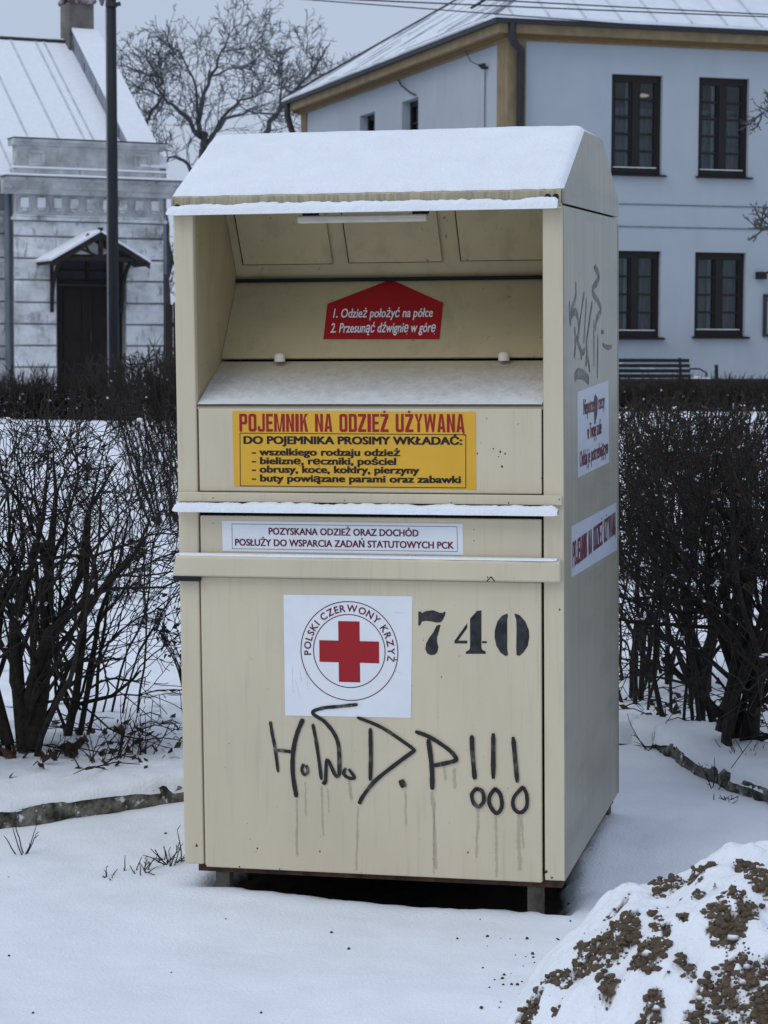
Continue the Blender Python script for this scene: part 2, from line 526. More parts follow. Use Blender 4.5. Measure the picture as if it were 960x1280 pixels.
def block_glyph(ch, sx=0.34, sy=0.15):
    """heavy condensed capital in a 1 x 1 box as convex pieces"""
    def r(a, b, c, d): return [(a, c), (b, c), (b, d), (a, d)]
    def ring(x0, x1, y0, y1, open_=''):
        c, ci = 0.20, 0.06                    # rounded outer and inner corners
        cy, ciy = 0.09, 0.03
        o = [(x0 + c, y0), (x1 - c, y0), (x1, y0 + cy), (x1, y1 - cy), (x1 - c, y1), (x0 + c, y1), (x0, y1 - cy), (x0, y0 + cy)]
        i = [(x0 + sx + ci, y0 + sy), (x1 - sx - ci, y0 + sy), (x1 - sx, y0 + sy + ciy), (x1 - sx, y1 - sy - ciy), (x1 - sx - ci, y1 - sy), (x0 + sx + ci, y1 - sy), (x0 + sx, y1 - sy - ciy), (x0 + sx, y0 + sy + ciy)]
        return [[o[k], o[(k + 1) % 8], i[(k + 1) % 8], i[k]] for k in range(8) if str(k) not in open_]
    P = []
    if ch == 'P': P = [r(0, sx, 0, 1)] + [[(sx, 1), (0.80, 1), (1, 0.91), (1 - sx, 0.82), (1 - sx - .06, 1 - sy), (sx, 1 - sy)][k:k + 6] for k in (0,)][:0] + \
        [r(sx, 0.80, 1 - sy, 1), [(0.80, 1 - sy), (1 - sx, 0.8), (1, 0.91), (0.80, 1)], r(1 - sx, 1, 0.50, 0.905), [(0.80, 0.40), (1, 0.49), (1 - sx, 0.60), (0.8, 0.40 + sy)], r(sx, 0.80, 0.40, 0.40 + sy)]
    elif ch in 'O': P = ring(0, 1, 0, 1)
    elif ch == 'U': P = [q for k, q in enumerate(ring(0, 1, 0, 1)) if k in (0, 1, 7)] + [r(0, sx, 0.09, 1), r(1 - sx, 1, 0.09, 1)]
    elif ch == 'D': P = [r(0, sx, 0, 1), r(sx, 0.80, 0, sy), r(sx, 0.80, 1 - sy, 1), r(1 - sx, 1, 0.09, 0.91), [(0.8, 0), (1, 0.09), (1 - sx, 0.18), (0.8, sy)], [(0.8, 1 - sy), (1 - sx, 0.82), (1, 0.91), (0.8, 1)]]
    elif ch == 'J': P = [r(1 - sx, 1, 0.09, 1), [(0.2, 0), (0.8, 0), (0.72, sy), (0.3, sy)], [(0.8, 0), (1, 0.09), (1 - sx, 0.18), (0.72, sy)], [(0.2, 0), (0.3, sy), (sx, 0.18), (0, 0.09)], r(0, sx, 0.09, 0.30)]
    elif ch == 'E': P = [r(0, sx * 1.1, 0, 1), r(sx * 1.1, 1, 0, sy), r(sx * 1.1, 1, 1 - sy, 1), r(sx * 1.1, 0.92, 0.5 - sy / 2, 0.5 + sy / 2)]
    elif ch == 'I': P = [r(0, 1, 0, 1)]
    elif ch == 'N': P = [r(0, sx, 0, 1), r(1 - sx, 1, 0, 1), [(sx * 0.5, 1), (1 - sx, 0), (1 - sx * 0.5, 0), (sx, 1)]]
    elif ch == 'M': t = sx * 0.72; P = [r(0, t, 0, 1), r(1 - t, 1, 0, 1), [(t * .7, 1), (0.40, 0), (0.52, 0), (t * 1.2, 1)], [(1 - t * 1.2, 1), (0.48, 0), (0.60, 0), (1 - t * .7, 1)]]
    elif ch == 'K': P = [r(0, sx, 0, 1), [(sx, 0.32), (1 - sx * 1.1, 1), (1, 1), (sx, 0.55)], [(sx * 1.3, 0.62), (1 - sx * 1.05, 0), (1, 0), (sx * 1.95, 0.74)]]
    elif ch in 'AĄ': P = [[(0, 0), (sx, 0), (0.5, 0.86), (0.5 - sx * .62, 1)], [(1 - sx, 0), (1, 0), (0.5 + sx * .62, 1), (0.5, 0.86)], [(0.5 - sx * .62, 1), (0.5, 0.80), (0.5 + sx * .62, 1)], r(0.26, 0.74, 0.17, 0.31)]
    elif ch in 'ZŻ': P = [r(0, 1, 1 - sy, 1), r(0, 1, 0, sy), [(0, sy), (sx * 1.25, sy), (1, 1 - sy), (1 - sx * 1.25, 1 - sy)]]
    elif ch == 'Y': P = [[(0, 1), (sx, 1), (0.5, 0.62), (0.5, 0.38)], [(1 - sx, 1), (1, 1), (0.5, 0.38), (0.5, 0.62)], r(0.5 - sx / 2, 0.5 + sx / 2, 0, 0.50)]
    elif ch == 'W': t = sx * 0.62; P = [[(0, 1), (t, 1), (0.32, 0), (0.17, 0)], [(0.17, 0), (0.32, 0), (0.5 + t * .45, 1), (0.5 - t * .45, 1)], [(0.5 - t * .45, 1), (0.5 + t * .45, 1), (0.83, 0), (0.68, 0)], [(1 - t, 1), (1, 1), (0.83, 0), (0.68, 0)]]
    if ch == 'Ż': P.append(r(0.36, 0.64, 1.06, 1.18))
    if ch == 'Ą': P.append([(0.78, 0), (1.0, 0), (0.95, -0.10), (1.08, -0.14), (1.0, -0.20), (0.80, -0.14)])
    return P


def write_block(mb, s, plane, a0, a1, base, cap, out):
    wd = {'I': 0.42, 'M': 1.35, 'W': 1.45, 'J': 0.9, ' ': 0.55, 'E': 0.85}
    tot = sum(wd.get(c, 1.0) + 0.17 for c in s) - 0.17
    k = (a1 - a0) / tot; x = a0; n = 0
    for ch in s:
        w_ = wd.get(ch, 1.0) * k
        for q in (block_glyph(ch) if ch != ' ' else []):
            n += 1
            e = 0.00005 * (n % 6)
            mb.add([np.array(plane(x + p[0] * w_, base + p[1] * cap)) + out * e for p in q], [tuple(range(len(q)))])
        x += w_ + 0.17 * k


def ribbon(mb, pts, width, plane, wj=0.1, rng=random):
    """marker stroke: flat ribbon along 2-D points with round ends"""
    P = []
    for i in range(len(pts) - 1):          # Catmull-Rom smoothing
        p0 = np.array(pts[max(i - 1, 0)]); p1 = np.array(pts[i]); p2 = np.array(pts[i + 1]); p3 = np.array(pts[min(i + 2, len(pts) - 1)])
        for t in np.linspace(0, 1, 6, endpoint=False):
            P.append(0.5 * ((2 * p1) + (-p0 + p2) * t + (2 * p0 - 5 * p1 + 4 * p2 - p3) * t * t + (-p0 + 3 * p1 - 3 * p2 + p3) * t ** 3))
    P.append(np.array(pts[-1]))
    P = np.array(P); n = len(P)
    T = np.gradient(P, axis=0); T /= (np.linalg.norm(T, axis=1)[:, None] + 1e-9)
    N = np.stack([-T[:, 1], T[:, 0]], 1)
    V = []; F = []
    for i in range(n):
        h = width / 2 * (1 + rng.uniform(-wj, wj))
        if i in (0, n - 1): h *= 0.6
        V += [plane(*(P[i] + N[i] * h)), plane(*(P[i] - N[i] * h))]
    for i in range(n - 1):
        F.append((2 * i, 2 * i + 1, 2 * i + 3, 2 * i + 2))
    mb.add(V, F)

# ------------------------------------------------------------------ the bin's pose (fitted to the photograph)
BYAW, BPITCH, BROLL = -0.22730, -0.09180, -0.00990
BC = np.array([2.0270, -6.1838, 1.5985]); BF = 2879.97
RB = cam_axes(BYAW, BPITCH, BROLL)
BROT = RW @ RB.T
BLOC = np.array([0, 0, EYE]) - BROT @ BC
W, D, H = 1.10, 1.15, 1.852


def bw(x, y, z):
    return BROT @ np.array([x, y, z]) + BLOC


def bplane(px, py, n, o):
    """bin-frame point on the plane (normal n through o) seen at a photo pixel"""
    d = RB @ np.array([(px - 480) / BF, (640 - py) / BF, -1.0])
    n = np.array(n, float); o = np.array(o, float)
    t = n.dot(o - BC) / n.dot(d)
    return BC + t * d


def front(px, py):
    p = bplane(px, py, (0, 1, 0), (0, 0, 0))
    return float(p[0]), float(p[2])


def flank(px, py):
    p = bplane(px, py, (1, 0, 0), (W, 0, 0))
    return float(p[1]), float(p[2])


# ------------------------------------------------------------------ ground
KERB = [(-5.4, 5.0), (-3.1, 6.1), (-1.95, 6.85), (-1.20, 7.30), (-0.66, 7.66), (0.1, 8.1), (0.70, 8.45), (0.95, 8.58),
        (1.06, 8.42), (1.13, 8.12), (1.28, 7.68), (1.58, 7.0), (2.08, 6.2), (3.2, 5.2)]
BAY = KERB + [(9, 2), (40, -20), (-40, -20), (-12, 2)]


def seg_dist(x, y, pts):
    d = np.full(x.shape, 1e9)
    for (ax, ay), (bx, by) in zip(pts[:-1], pts[1:]):
        vx, vy = bx - ax, by - ay
        t = np.clip(((x - ax) * vx + (y - ay) * vy) / (vx * vx + vy * vy), 0, 1)
        d = np.minimum(d, np.hypot(x - ax - t * vx, y - ay - t * vy))
    return d


def inside(x, y, poly):
    c = np.zeros(x.shape, bool); n = len(poly)
    for i in range(n):
        (ax, ay), (bx, by) = poly[i], poly[(i + 1) % n]
        if ay == by: continue
        k = ((ay > y) != (by > y)) & (x < (bx - ax) * (y - ay) / (by - ay) + ax)
        c ^= k
    return c


BI = np.linalg.inv(BROT)


def ground_h(x, y):
    x = np.asarray(x, float); y = np.asarray(y, float)
    h = 0.31 * sst(16, 44, y) + 0.055 * (np.clip(y, 6.55, 8.2) - 6.55)
    h = h + 0.026 * np.exp(-(((x - 0.95) / 0.45) ** 2 + ((y - 7.25) / 0.55) ** 2))
    sdist = seg_dist(x, y, KERB) * np.where(inside(x, y, BAY), -1, 1)
    bed = sst(0.05, 0.13, sdist) * sst(60, 40, y)
    h = h + 0.070 * bed
    near = sst(40, 12, y)
    h = h + near * (0.042 * fbm(x * 1.3, y * 1.3, 3) + 0.014 * fbm(x * 6, y * 6, 5) + 0.005 * fbm(x * 24, y * 24, 6, 3))
    h = h + bed * near * (0.05 * fbm(x * 1.9, y * 1.9, 11) + 0.035 * fbm(x * 6, y * 6, 12))
    h = h + 0.12 * sst(10, 18, y) * fbm(x * 0.5, y * 0.5, 13) * sst(60, 30, y)
    # trampled, lumpy snow of the field behind the shrubs
    fld = sst(9.6, 11.5, y) * sst(45, 18, y)
    h = h + fld * 0.10 * np.maximum(0, fbm(x * 1.6, y * 0.8, 21) - 0.08)
    return h


def ground_full(x, y):
    h = ground_h(x, y)
    # bare, sunken earth below the bin where no snow fell
    lx = BI[0, 0] * (x - BLOC[0]) + BI[0, 1] * (y - BLOC[1])
    ly = BI[1, 0] * (x - BLOC[0]) + BI[1, 1] * (y - BLOC[1])
    ed = np.minimum(np.minimum(lx - 0.05, W - 0.01 - 0.075 * sst(0.15, 0.8, ly) - lx), np.minimum(ly - 0.06, D - 0.02 - ly))
    ed = ed + 0.05 * fbm(x * 7, y * 7, 31) + 0.025 * fbm(x * 25, y * 25, 33)
    k = sst(-0.035, 0.045, ed)
    lip = np.exp(-((ed + 0.06) / 0.07) ** 2) * 0.012
    rough = fbm(x * 22, y * 22, 35) * 0.03
    h = h * (1 - k) + k * (h - 0.055 + rough) + lip
    dirt = sst(0.0, 0.025, ed + 0.02 * fbm(x * 40, y * 40, 37))
    # scraps of litter and grass showing through on the bed
    sdist = seg_dist(x, y, KERB) * np.where(inside(x, y, BAY), -1, 1)
    bed = sst(0.10, 0.25, sdist) * sst(10.5, 9.0, y)
    sp = sst(0.17, 0.24, fbm(x * 9, y * 9, 41, 5) * 0.8 + 0.35 * fbm(x * 2.2, y * 2.2, 43)) * bed
    far = sst(10.0, 12, y) * sst(34, 20, y)
    sp2 = sst(0.20, 0.27, fbm(x * 5, y * 2.4, 45, 5) + 0.25 * fbm(x * 0.9, y * 0.6, 47)) * far * 0.8
    dirt = np.maximum(dirt, np.maximum(sp * 0.85, sp2))
    h = h - 0.012 * sp
    return h, dirt


def graded(dense0, dense1, step, far, grow=1.18):
    a = list(np.arange(dense0, dense1 + 1e-6, step))
    s = step; lo = []; p = dense0
    while p > -far:
        s *= grow; p -= s; lo.append(p)
    s = step; hi = []; p = a[-1]
    while p < far:
        s *= grow; p += s; hi.append(p)
    return np.array(lo[::-1] + a + hi)


gx = graded(-1.7, 1.9, 0.022, 900)
gy_lo = list(np.arange(4.9, 10.0, 0.024))
s_, p_ = 0.024, gy_lo[-1]
while p_ < 1500:
    s_ = min(s_ * 1.03, 0.09) if p_ < 26 else s_ * 1.18
    p_ += s_; gy_lo.append(p_)
s_, p_, gb = 0.024, 4.9, []
while p_ > -300:
    s_ *= 1.2; p_ -= s_; gb.append(p_)
gy = np.array(gb[::-1] + gy_lo)
GX, GY = np.meshgrid(gx, gy)
GZ, GD = ground_full(GX, GY)
tag(grid_obj('ground', GX, GY, GZ, M['ground'], attrs={'dirt': GD}), kind='structure')


def gz(x, y):
    return float(ground_full(np.array([float(x)]), np.array([float(y)]))[0][0])


# kerb stones round the bed: one strip of weathered stones, snow over their tops
def kerb_strip(name, pts, gaps=()):
    rng = random.Random(5)
    mb = MB(); sn = MB()
    P = [np.array(p) for p in pts]
    L = [0]
    for a, b in zip(P[:-1], P[1:]): L.append(L[-1] + np.linalg.norm(b - a))
    def pos(s):
        for i in range(len(P) - 1):
            if s <= L[i + 1] or i == len(P) - 2:
                t = (s - L[i]) / (L[i + 1] - L[i]); T = (P[i + 1] - P[i]) / (L[i + 1] - L[i])
                return P[i] + (P[i + 1] - P[i]) * t, T
    s = 0.0
    while s < L[-1] - 0.05:
        ln = min(rng.uniform(0.55, 0.85), L[-1] - s)
        n = max(6, int(ln / 0.025)); dz = rng.uniform(-0.008, 0.002); dj = rng.uniform(-0.012, 0.012)
        prof = [(-0.060, -0.06), (-0.060, 0.0), (-0.060, 0.022), (-0.059, 0.044), (-0.057, 0.066), (-0.048, 0.078), (0.0, 0.080), (0.085, 0.076), (0.09, 0.03), (0.09, -0.06)]
        V = []; F = []; m = len(prof)
        for i in range(n + 1):
            q, T = pos(s + (ln - 0.012) * i / n)
            Nn = np.array([-T[1], T[0]])
            e = 0.008 * (i in (0, n))
            z0 = float(ground_h(np.array([q[0] - 0.15 * Nn[0]]), np.array([q[1] - 0.15 * Nn[1]]))[0])
            for j, (o, z) in enumerate(prof):
                jit = 0.016 * (fbm(np.array([(s + ln * i / n) * 24.0]), np.array([j * 0.8 + s]), 77, 4)[0]) * (2 if j < 6 else 1)
                oo = o + dj + (e if o < 0 else 0) + jit
                V.append((q[0] + Nn[0] * oo, q[1] + Nn[1] * oo, z0 + z * 0.82 + dz + jit * 0.6 - e * (z > 0.05)))
        for i in range(n):
            for j in range(m - 1):
                F.append((i * m + j, i * m + j + 1, (i + 1) * m + j + 1, (i + 1) * m + j))
        F.append(tuple(range(m - 1, -1, -1))); F.append(tuple(n * m + k for k in range(m)))
        mb.add(V, F)
        s += ln
    o = tag(mb.build(name, M['stone'], smooth=False), kind='structure')
    # snow lying on the stones, its edge uneven
    n = int(L[-1] / 0.018); V = []; F = []; m = 8
    for i in range(n + 1):
        sp = L[-1] * i / n
        q, T = pos(sp); Nn = np.array([-T[1], T[0]])
        z0 = float(ground_h(np.array([q[0] - 0.15 * Nn[0]]), np.array([q[1] - 0.15 * Nn[1]]))[0])
        ed = float(vnoise(np.array([sp * 6]), np.array([0.5]), 91)[0] * 0.6 + vnoise(np.array([sp * 22]), np.array([1.5]), 92)[0] * 0.4)
        drape = max(0.0, float(vnoise(np.array([sp * 2.1]), np.array([4.5]), 95)[0]) - (0.52 if q[0] < 0.5 else 0.22)) * 2.6
        hang = -0.070 + 0.034 * ed ** 2 - 0.018 * min(1, drape)
        zb = float(ground_h(np.array([q[0] + 0.26 * Nn[0]]), np.array([q[1] + 0.26 * Nn[1]]))[0])
        th = 0.012 + 0.016 * ed + 0.006 * float(fbm(np.array([sp * 40]), np.array([2.5]), 96)[0])
        for oo, zt in ((hang - 0.004, z0 + 0.056 - 0.065 * min(1, drape)), (hang, z0 + 0.068 - 0.012 * min(1, drape)), (hang + 0.012, z0 + 0.070 + th * 0.7), (hang + 0.035, z0 + 0.070 + th), (0.02, z0 + 0.074 + th * 0.9), (0.09, z0 + 0.076 + th * 0.5), (0.17, zb + 0.012), (0.27, zb - 0.015)):
            V.append((q[0] + Nn[0] * oo, q[1] + Nn[1] * oo, zt))
    for i in range(n):
        for j in range(m - 1):
            F.append((i * m + j, (i + 1) * m + j, (i + 1) * m + j + 1, i * m + j + 1))
    sn.add(V, F)
    sn.build('snow_cap', M['snow'], o, smooth=True)


kerb_strip('kerb', KERB[1:-1])

# ------------------------------------------------------------------ heap of earth under snow, lower right
def heap():
    cx, cy = 1.16, 5.28
    xs = np.arange(-0.95, 1.15, 0.0065); ys = np.arange(-0.95, 0.95, 0.0065)
    X, Y = np.meshgrid(xs, ys)
    wx, wy = X + 0.10 * fbm(X * 2.2, Y * 2.2, 61), Y + 0.10 * fbm(X * 2.2 + 9, Y * 2.2, 62)
    r = np.sqrt((wx / 0.87) ** 2 + (wy / 0.66) ** 2)
    base = 0.40 * (1 - np.clip(r, 0, 1) ** 2.3)
    base = base * (1 + 0.45 * fbm(X * 2.6, Y * 2.6, 63) + 0.25 * fbm(X * 6, Y * 6, 64, 2)) - 0.05 * sst(0.85, 1.15, r)
    # bare patches one by one, where clods break through the snow
    def hit(px, py):
        d = ray(px, py); t = 4.0
        for _ in range(400):
            p = np.array([0, 0, EYE]) + d * t
            ix = int((p[0] - cx - xs[0]) / 0.0065); iy = int((p[1] - cy - ys[0]) / 0.0065)
            hgt = base[iy, ix] + 0.03 if 0 <= ix < len(xs) and 0 <= iy < len(ys) else -0.02
            if p[2] <= hgt: break
            t += 0.006
        return p[0] - cx, p[1] - cy
    pn = np.full(X.shape, -3.0)
    w1, w2 = X + 0.030 * fbm(X * 9, Y * 9, 165, 4) * 2, Y + 0.030 * fbm(X * 9 + 5, Y * 9, 166, 4) * 2
    PATCH = [(765, 1173, 26), (804, 1194, 22), (726, 1203, 19), (693, 1229, 16), (758, 1245, 14), (813, 1254, 18), (659, 1272, 17), (832, 1107, 20),
             (872, 1093, 21), (935, 1080, 18), (957, 1102, 17), (900, 1166, 26), (925, 1143, 16), (910, 1212, 11), (937, 1228, 14), (857, 1221, 8), (910, 1265, 38),
             (952, 1257, 30), (772, 1143, 8), (873, 1116, 7), (822, 1182, 8), (880, 1180, 9), (700, 1262, 7), (850, 1150, 6), (745, 1222, 9), (980, 1170, 24), (1010, 1220, 30), (1000, 1120, 20)]
    prg = random.Random(19)
    PATCH = [(a_, b_, c_ * 0.9) for a_, b_, c_ in PATCH] + [(prg.uniform(690, 960), prg.uniform(1090, 1275), prg.uniform(2.5, 6.5)) for _ in range(46)]
    for px, py, rp in PATCH:
        hx_, hy_ = hit(px, py); rr_ = rp * 0.0018
        pn = np.maximum(pn, 1 - np.sqrt(((w1 - hx_) / rr_) ** 2 + ((w2 - hy_) / (rr_ * 1.25)) ** 2))
    pn = pn + 0.9 * fbm(X * 16, Y * 16, 167, 4) + 0.5 * fbm(X * 45, Y * 45, 168, 3)
    k = sst(-0.10, 0.30, pn) * sst(1.10, 0.98, r)
    lump = np.abs(fbm(X * 9, Y * 9, 67, 3, 0.4)) * 2.0
    clod = 0.012 + 0.035 * lump + 0.010 * np.abs(fbm(X * 34, Y * 34, 69, 2)) * 2
    snow = 0.028 + 0.06 * fbm(X * 4.5, Y * 4.5, 73, 3) + 0.060 * fbm(X * 11, Y * 11, 75, 4, 0.45) + 0.010 * fbm(X * 40, Y * 40, 76, 2)
    Z = base + k * clod + (1 - k) * snow
    Z = np.where(r > 1.12, -0.06, Z)
    A = sst(0.35, 0.65, k)
    A = A * (1 - 0.9 * sst(0.09, 0.15, fbm(X * 30, Y * 30, 83, 3)))          # snow caught between the clods
    o = grid_obj('earth_heap', X, Y, Z, M['mound'], attrs={'dirt': A})
    o.location = (cx, cy, 0)
    tag(o, 'low heap of brown earth clods half covered in snow in front of the bin', 'earth heap')
    # separate clods lying in and around the bare patches, some with snow on their tops
    rng = random.Random(8)
    kk = np.clip(k, 0, 1); V = []; F = []; AT = []
    want = 4200; tries = 0
    while want and tries < 150000:
        tries += 1
        iy, ix = rng.randrange(Z.shape[0]), rng.randrange(Z.shape[1])
        if r[iy, ix] > 1.1 or Y[iy, ix] > 0.45: continue
        near = pn[iy, ix]
        if near < -0.1 and rng.random() > (0.03 if near > -0.4 else 0.004): continue
        if near < 0.05 and rng.random() > 0.75: continue
        want -= 1
        R_ = 0.0022 + 0.0085 * rng.random() ** 4
        if near < -0.1: R_ *= 0.6
        c = np.array([X[iy, ix], Y[iy, ix], Z[iy, ix] + R_ * rng.uniform(-0.6, 0.2)])
        n, m = 7, 4; b0_ = len(V); ph0 = rng.uniform(0, 99)
        sx_, sy_, sz_ = R_ * rng.uniform(0.8, 1.5), R_ * rng.uniform(0.8, 1.4), R_ * rng.uniform(0.6, 1.0)
        capd = rng.random() < 0.05
        TH, AZ = np.meshgrid(np.pi * np.arange(m + 1) / m, 2 * np.pi * np.arange(n) / n, indexing='ij')
        DX, DY, DZ = np.sin(TH) * np.cos(AZ), np.sin(TH) * np.sin(AZ), np.cos(TH)
        FN = 1 + 1.3 * fbm(DX * 2.0 + ph0, DY * 2.0 + DZ * 1.6 + ph0, 85, 3) * np.where((TH > 0.1) & (TH < 3.0), 1, 0.2)
        UPM = capd & (DZ > 0.45 + 0.5 * (vnoise(DX * 3 + ph0, DY * 3, 86) - 0.5))
        V += [tuple(q_) for q_ in np.stack([c[0] + DX * sx_ * FN, c[1] + DY * sy_ * FN, c[2] + DZ * sz_ * FN + np.where(UPM, 0.003, 0)], -1).reshape(-1, 3)]
        AT += list(np.where(UPM, 0.0, 1.0).ravel())
        for i in range(m):
            for q in range(n):
                q2 = (q + 1) % n
                F.append((b0_ + i * n + q, b0_ + (i + 1) * n + q, b0_ + (i + 1) * n + q2, b0_ + i * n + q2))
    mbx = MB(); mbx.v = V; mbx.f = F
    co_ = mbx.build('earth_clods', M['mound'], o, smooth=True)
    at_ = co_.data.attributes.new('dirt', 'FLOAT', 'POINT'); at_.data.foreach_set('value', np.array(AT, np.float32))
    tag(co_, kind='stuff')


heap()

# ------------------------------------------------------------------ CLOTHES BIN
def make_bin():
    rng = random.Random(3)
    OFF = (W / 2, D / 2, 0.0)
    mw = Matrix(BROT.tolist()).to_4x4()
    base = Vector(bw(*OFF)); mw.translation = base
    root = empty('clothes_bin', None, mw=mw)
    tag(root, 'tall cream steel clothes donation bin with snow on its sloping roof', 'donation bin')

    def mb(): return MB(OFF)
    # side sheets folded round to make the front posts
    for s in (0, 1):
        po = [(0, 0), (0.058, 0), (0.058, 0.028), (0.010, 0.028), (0.010, D), (0, D)]
        if s: po = [(W - x, y) for x, y in po][::-1]
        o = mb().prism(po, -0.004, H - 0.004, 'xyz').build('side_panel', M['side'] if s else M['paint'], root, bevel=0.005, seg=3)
        if s:
            o.data.materials.append(M['paint'])
            for p in o.data.polygons:
                if p.normal.y < -0.9: p.material_index = 1
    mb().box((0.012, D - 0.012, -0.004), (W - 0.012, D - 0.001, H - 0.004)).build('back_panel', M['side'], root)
    # a flange at the rear corner seen as a thin edge
    mb().box((W - 0.004, D + 0.0005, 0.0), (W + 0.002, D + 0.008, H - 0.02)).build('rear_flange', M['side'], root)
    c = mb().box((0.014, 0.035, 0.012), (W - 0.014, D - 0.014, 1.062))  # near-black filler block, the shade inside the gaps put into its colour
    c.box((0.012, 0.45, 1.063), (W - 0.012, D - 0.015, 1.84))
    c.build('dark_core', M['core'], root)
    # hood
    prof = [(-0.004, H), (-0.004, 1.886), (0.402, 2.071), (0.766, 2.072), (D + 0.004, 1.906), (D + 0.004, H)]
    inn = [(D - 0.008, H), (D - 0.008, 1.897), (0.76, 2.061), (0.405, 2.060), (0.006, 1.878), (0.006, H)]
    h = mb()
    n = len(prof)
    V = [];  F = []
    for x in (0.006, W - 0.006):
        V += [(x, y, z) for y, z in prof] + [(x, y, z) for y, z in inn[::-1]]
    for k in range(n - 1):
        F.append((k, k + 1, 2 * n + k + 1, 2 * n + k)); F.append((n + k, 2 * n + n + k, 2 * n + n + k + 1, n + k + 1))
    F.append((0, 2 * n, 3 * n, n)); F.append((n - 1, 2 * n - 1, 4 * n - 1, 3 * n - 1))
    h.add(V, F)
    hood = h.build('hood', M['band'], root)
    for x0, x1 in ((-0.004, 0.005), (W - 0.005, W + 0.003)):
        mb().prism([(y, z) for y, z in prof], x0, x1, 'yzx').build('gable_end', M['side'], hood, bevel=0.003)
    # lip under the hood's front edge
    lip = mb()
    lip.box((-0.007, -0.034, 1.838), (W - 0.004, -0.0045, 1.842)).box((-0.007, -0.0042, 1.8425), (W - 0.004, -0.001, 1.852))
    lip.build('rain_lip', M['paint'], root)
    # little rivets on the band
    rv = mb()
    for px in (222, 685, 695):
        x, z = front(px, 259 if px < 300 else 246)
        rv.tube([(x, -0.0045, z), (x, -0.009, z)], [0.009, 0.006], 8)
    rv.build('rivet', M['rust'], hood)
    # chute cavity
    for x0, x1 in ((0.049, 0.0575), (W - 0.0575, W - 0.049)):
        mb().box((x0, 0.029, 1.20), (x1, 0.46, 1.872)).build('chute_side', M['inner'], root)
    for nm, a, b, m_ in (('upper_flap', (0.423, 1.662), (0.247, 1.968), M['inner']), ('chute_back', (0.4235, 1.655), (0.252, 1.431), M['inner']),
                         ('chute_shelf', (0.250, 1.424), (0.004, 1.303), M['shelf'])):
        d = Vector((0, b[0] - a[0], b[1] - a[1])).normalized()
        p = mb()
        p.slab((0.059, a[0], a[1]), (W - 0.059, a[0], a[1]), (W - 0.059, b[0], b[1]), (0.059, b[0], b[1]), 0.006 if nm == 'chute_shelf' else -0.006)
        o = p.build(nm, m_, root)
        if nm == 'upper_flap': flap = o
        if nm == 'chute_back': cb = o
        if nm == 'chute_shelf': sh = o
    # pressed fields of the upper flap
    fn = np.array([0, -(1.968 - 1.662), -(0.423 - 0.247)]); fn = fn / np.linalg.norm(fn)      # faces forward and down
    fo = np.array([0, 0.423, 1.662])
    fo_ = fo + fn * 0.0065
    fl = mb()
    for (xa, xb, yb) in ((305, 416, 330), (437, 553, 327.5), (577, 700, 325)):
        a0 = bplane(xa, yb, fn, fo_); b0 = bplane(xb, yb, fn, fo_)
        up = np.array([0, 0.247 - 0.423, 1.968 - 1.662]); up /= np.linalg.norm(up)
        x0, x1 = max(a0[0], 0.064), min(b0[0], W - 0.064)
        q = [np.array([x0, a0[1], a0[2]]), np.array([x1, a0[1], a0[2]]), np.array([x1, a0[1], a0[2]]) + up * 0.24, np.array([x0, a0[1], a0[2]]) + up * 0.24]
        # frame groove: thin dark gap shows where the plate ends
        fl.slab(q[0], q[1], q[2], q[3], 0.0045)
        fl.slab(q[0] - up * 0.0001 - fn * 0.001, q[1] - up * 0.0001 - fn * 0.001, q[1] - up * 0.006 - fn * 0.001, q[0] - up * 0.006 - fn * 0.001, -0.0006)
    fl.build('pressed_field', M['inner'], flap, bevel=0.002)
    gl = mb()
    for (xa, xb, yb) in ((305, 416, 330), (437, 553, 327.5), (577, 700, 325)):
        a0 = bplane(xa, yb, fn, fo_); b0 = bplane(xb, yb, fn, fo_)
        up = np.array([0, 0.247 - 0.423, 1.968 - 1.662]); up /= np.linalg.norm(up)
        x0, x1 = max(a0[0], 0.064), min(b0[0], W - 0.064)
        o_ = a0 + fn * 0.0009
        for (s0, s1, t0, t1) in ((x0 - 0.004, x0 - 0.0005, -0.004, 0.2), (x0, x1, -0.004, -0.0005)):
            q = [np.array([s, o_[1], o_[2]]) + up * t for s, t in ((s0, t0), (s1, t0), (s1, t1), (s0, t1))]
            gl.add(q, [(0, 1, 2, 3)])
    gl.build('joint_line', M['rust'], flap)
    # dark joint where flap and back meet
    j = mb(); j.box((0.06, 0.40, 1.653), (W - 0.06, 0.4165, 1.664)); j.build('joint_line', M['core'], root)
    # lever bar hanging below the lip
    def up_at(px, py, y): return bplane(px, py, (0, 1, 0), (0, y, 0))
    a = up_at(372, 275, 0.06); b = up_at(534, 272, 0.06)
    lv = mb()
    z0 = (a[2] + b[2]) / 2
    lv.box((a[0], 0.05, z0 - 0.010), (b[0], 0.085, z0 + 0.011))
    lever = lv.build('lever', M['handle'], root, bevel=0.006, seg=3)
    for px in (386, 524):
        q = up_at(px, 268, 0.06)
        br = mb(); br.box((q[0] - 0.022, 0.0715, z0 + 0.0115), (q[0] + 0.022, 0.09, 1.90)); br.build('bracket', M['rust'], lever)
    # white door stops on the crease
    for px, py in ((347, 449), (617.5, 449.5)):
        q = bplane(px, py, (0, 0, 1), (0, 0, 1.432))
        k = mb(); k.tube([(q[0], 0.226, 1.424), (q[0], 0.226, 1.443), (q[0], 0.226, 1.449)], [0.016, 0.016, 0.010], 14)
        k.build('door_stop', M['handle'], root, smooth=False, bevel=0.002)
    # front plates
    mb().box((0.0625, 0.0045, 1.0665), (W - 0.0625, 0.022, 1.3005)).build('chute_front', M['paint'], root, bevel=0.003)
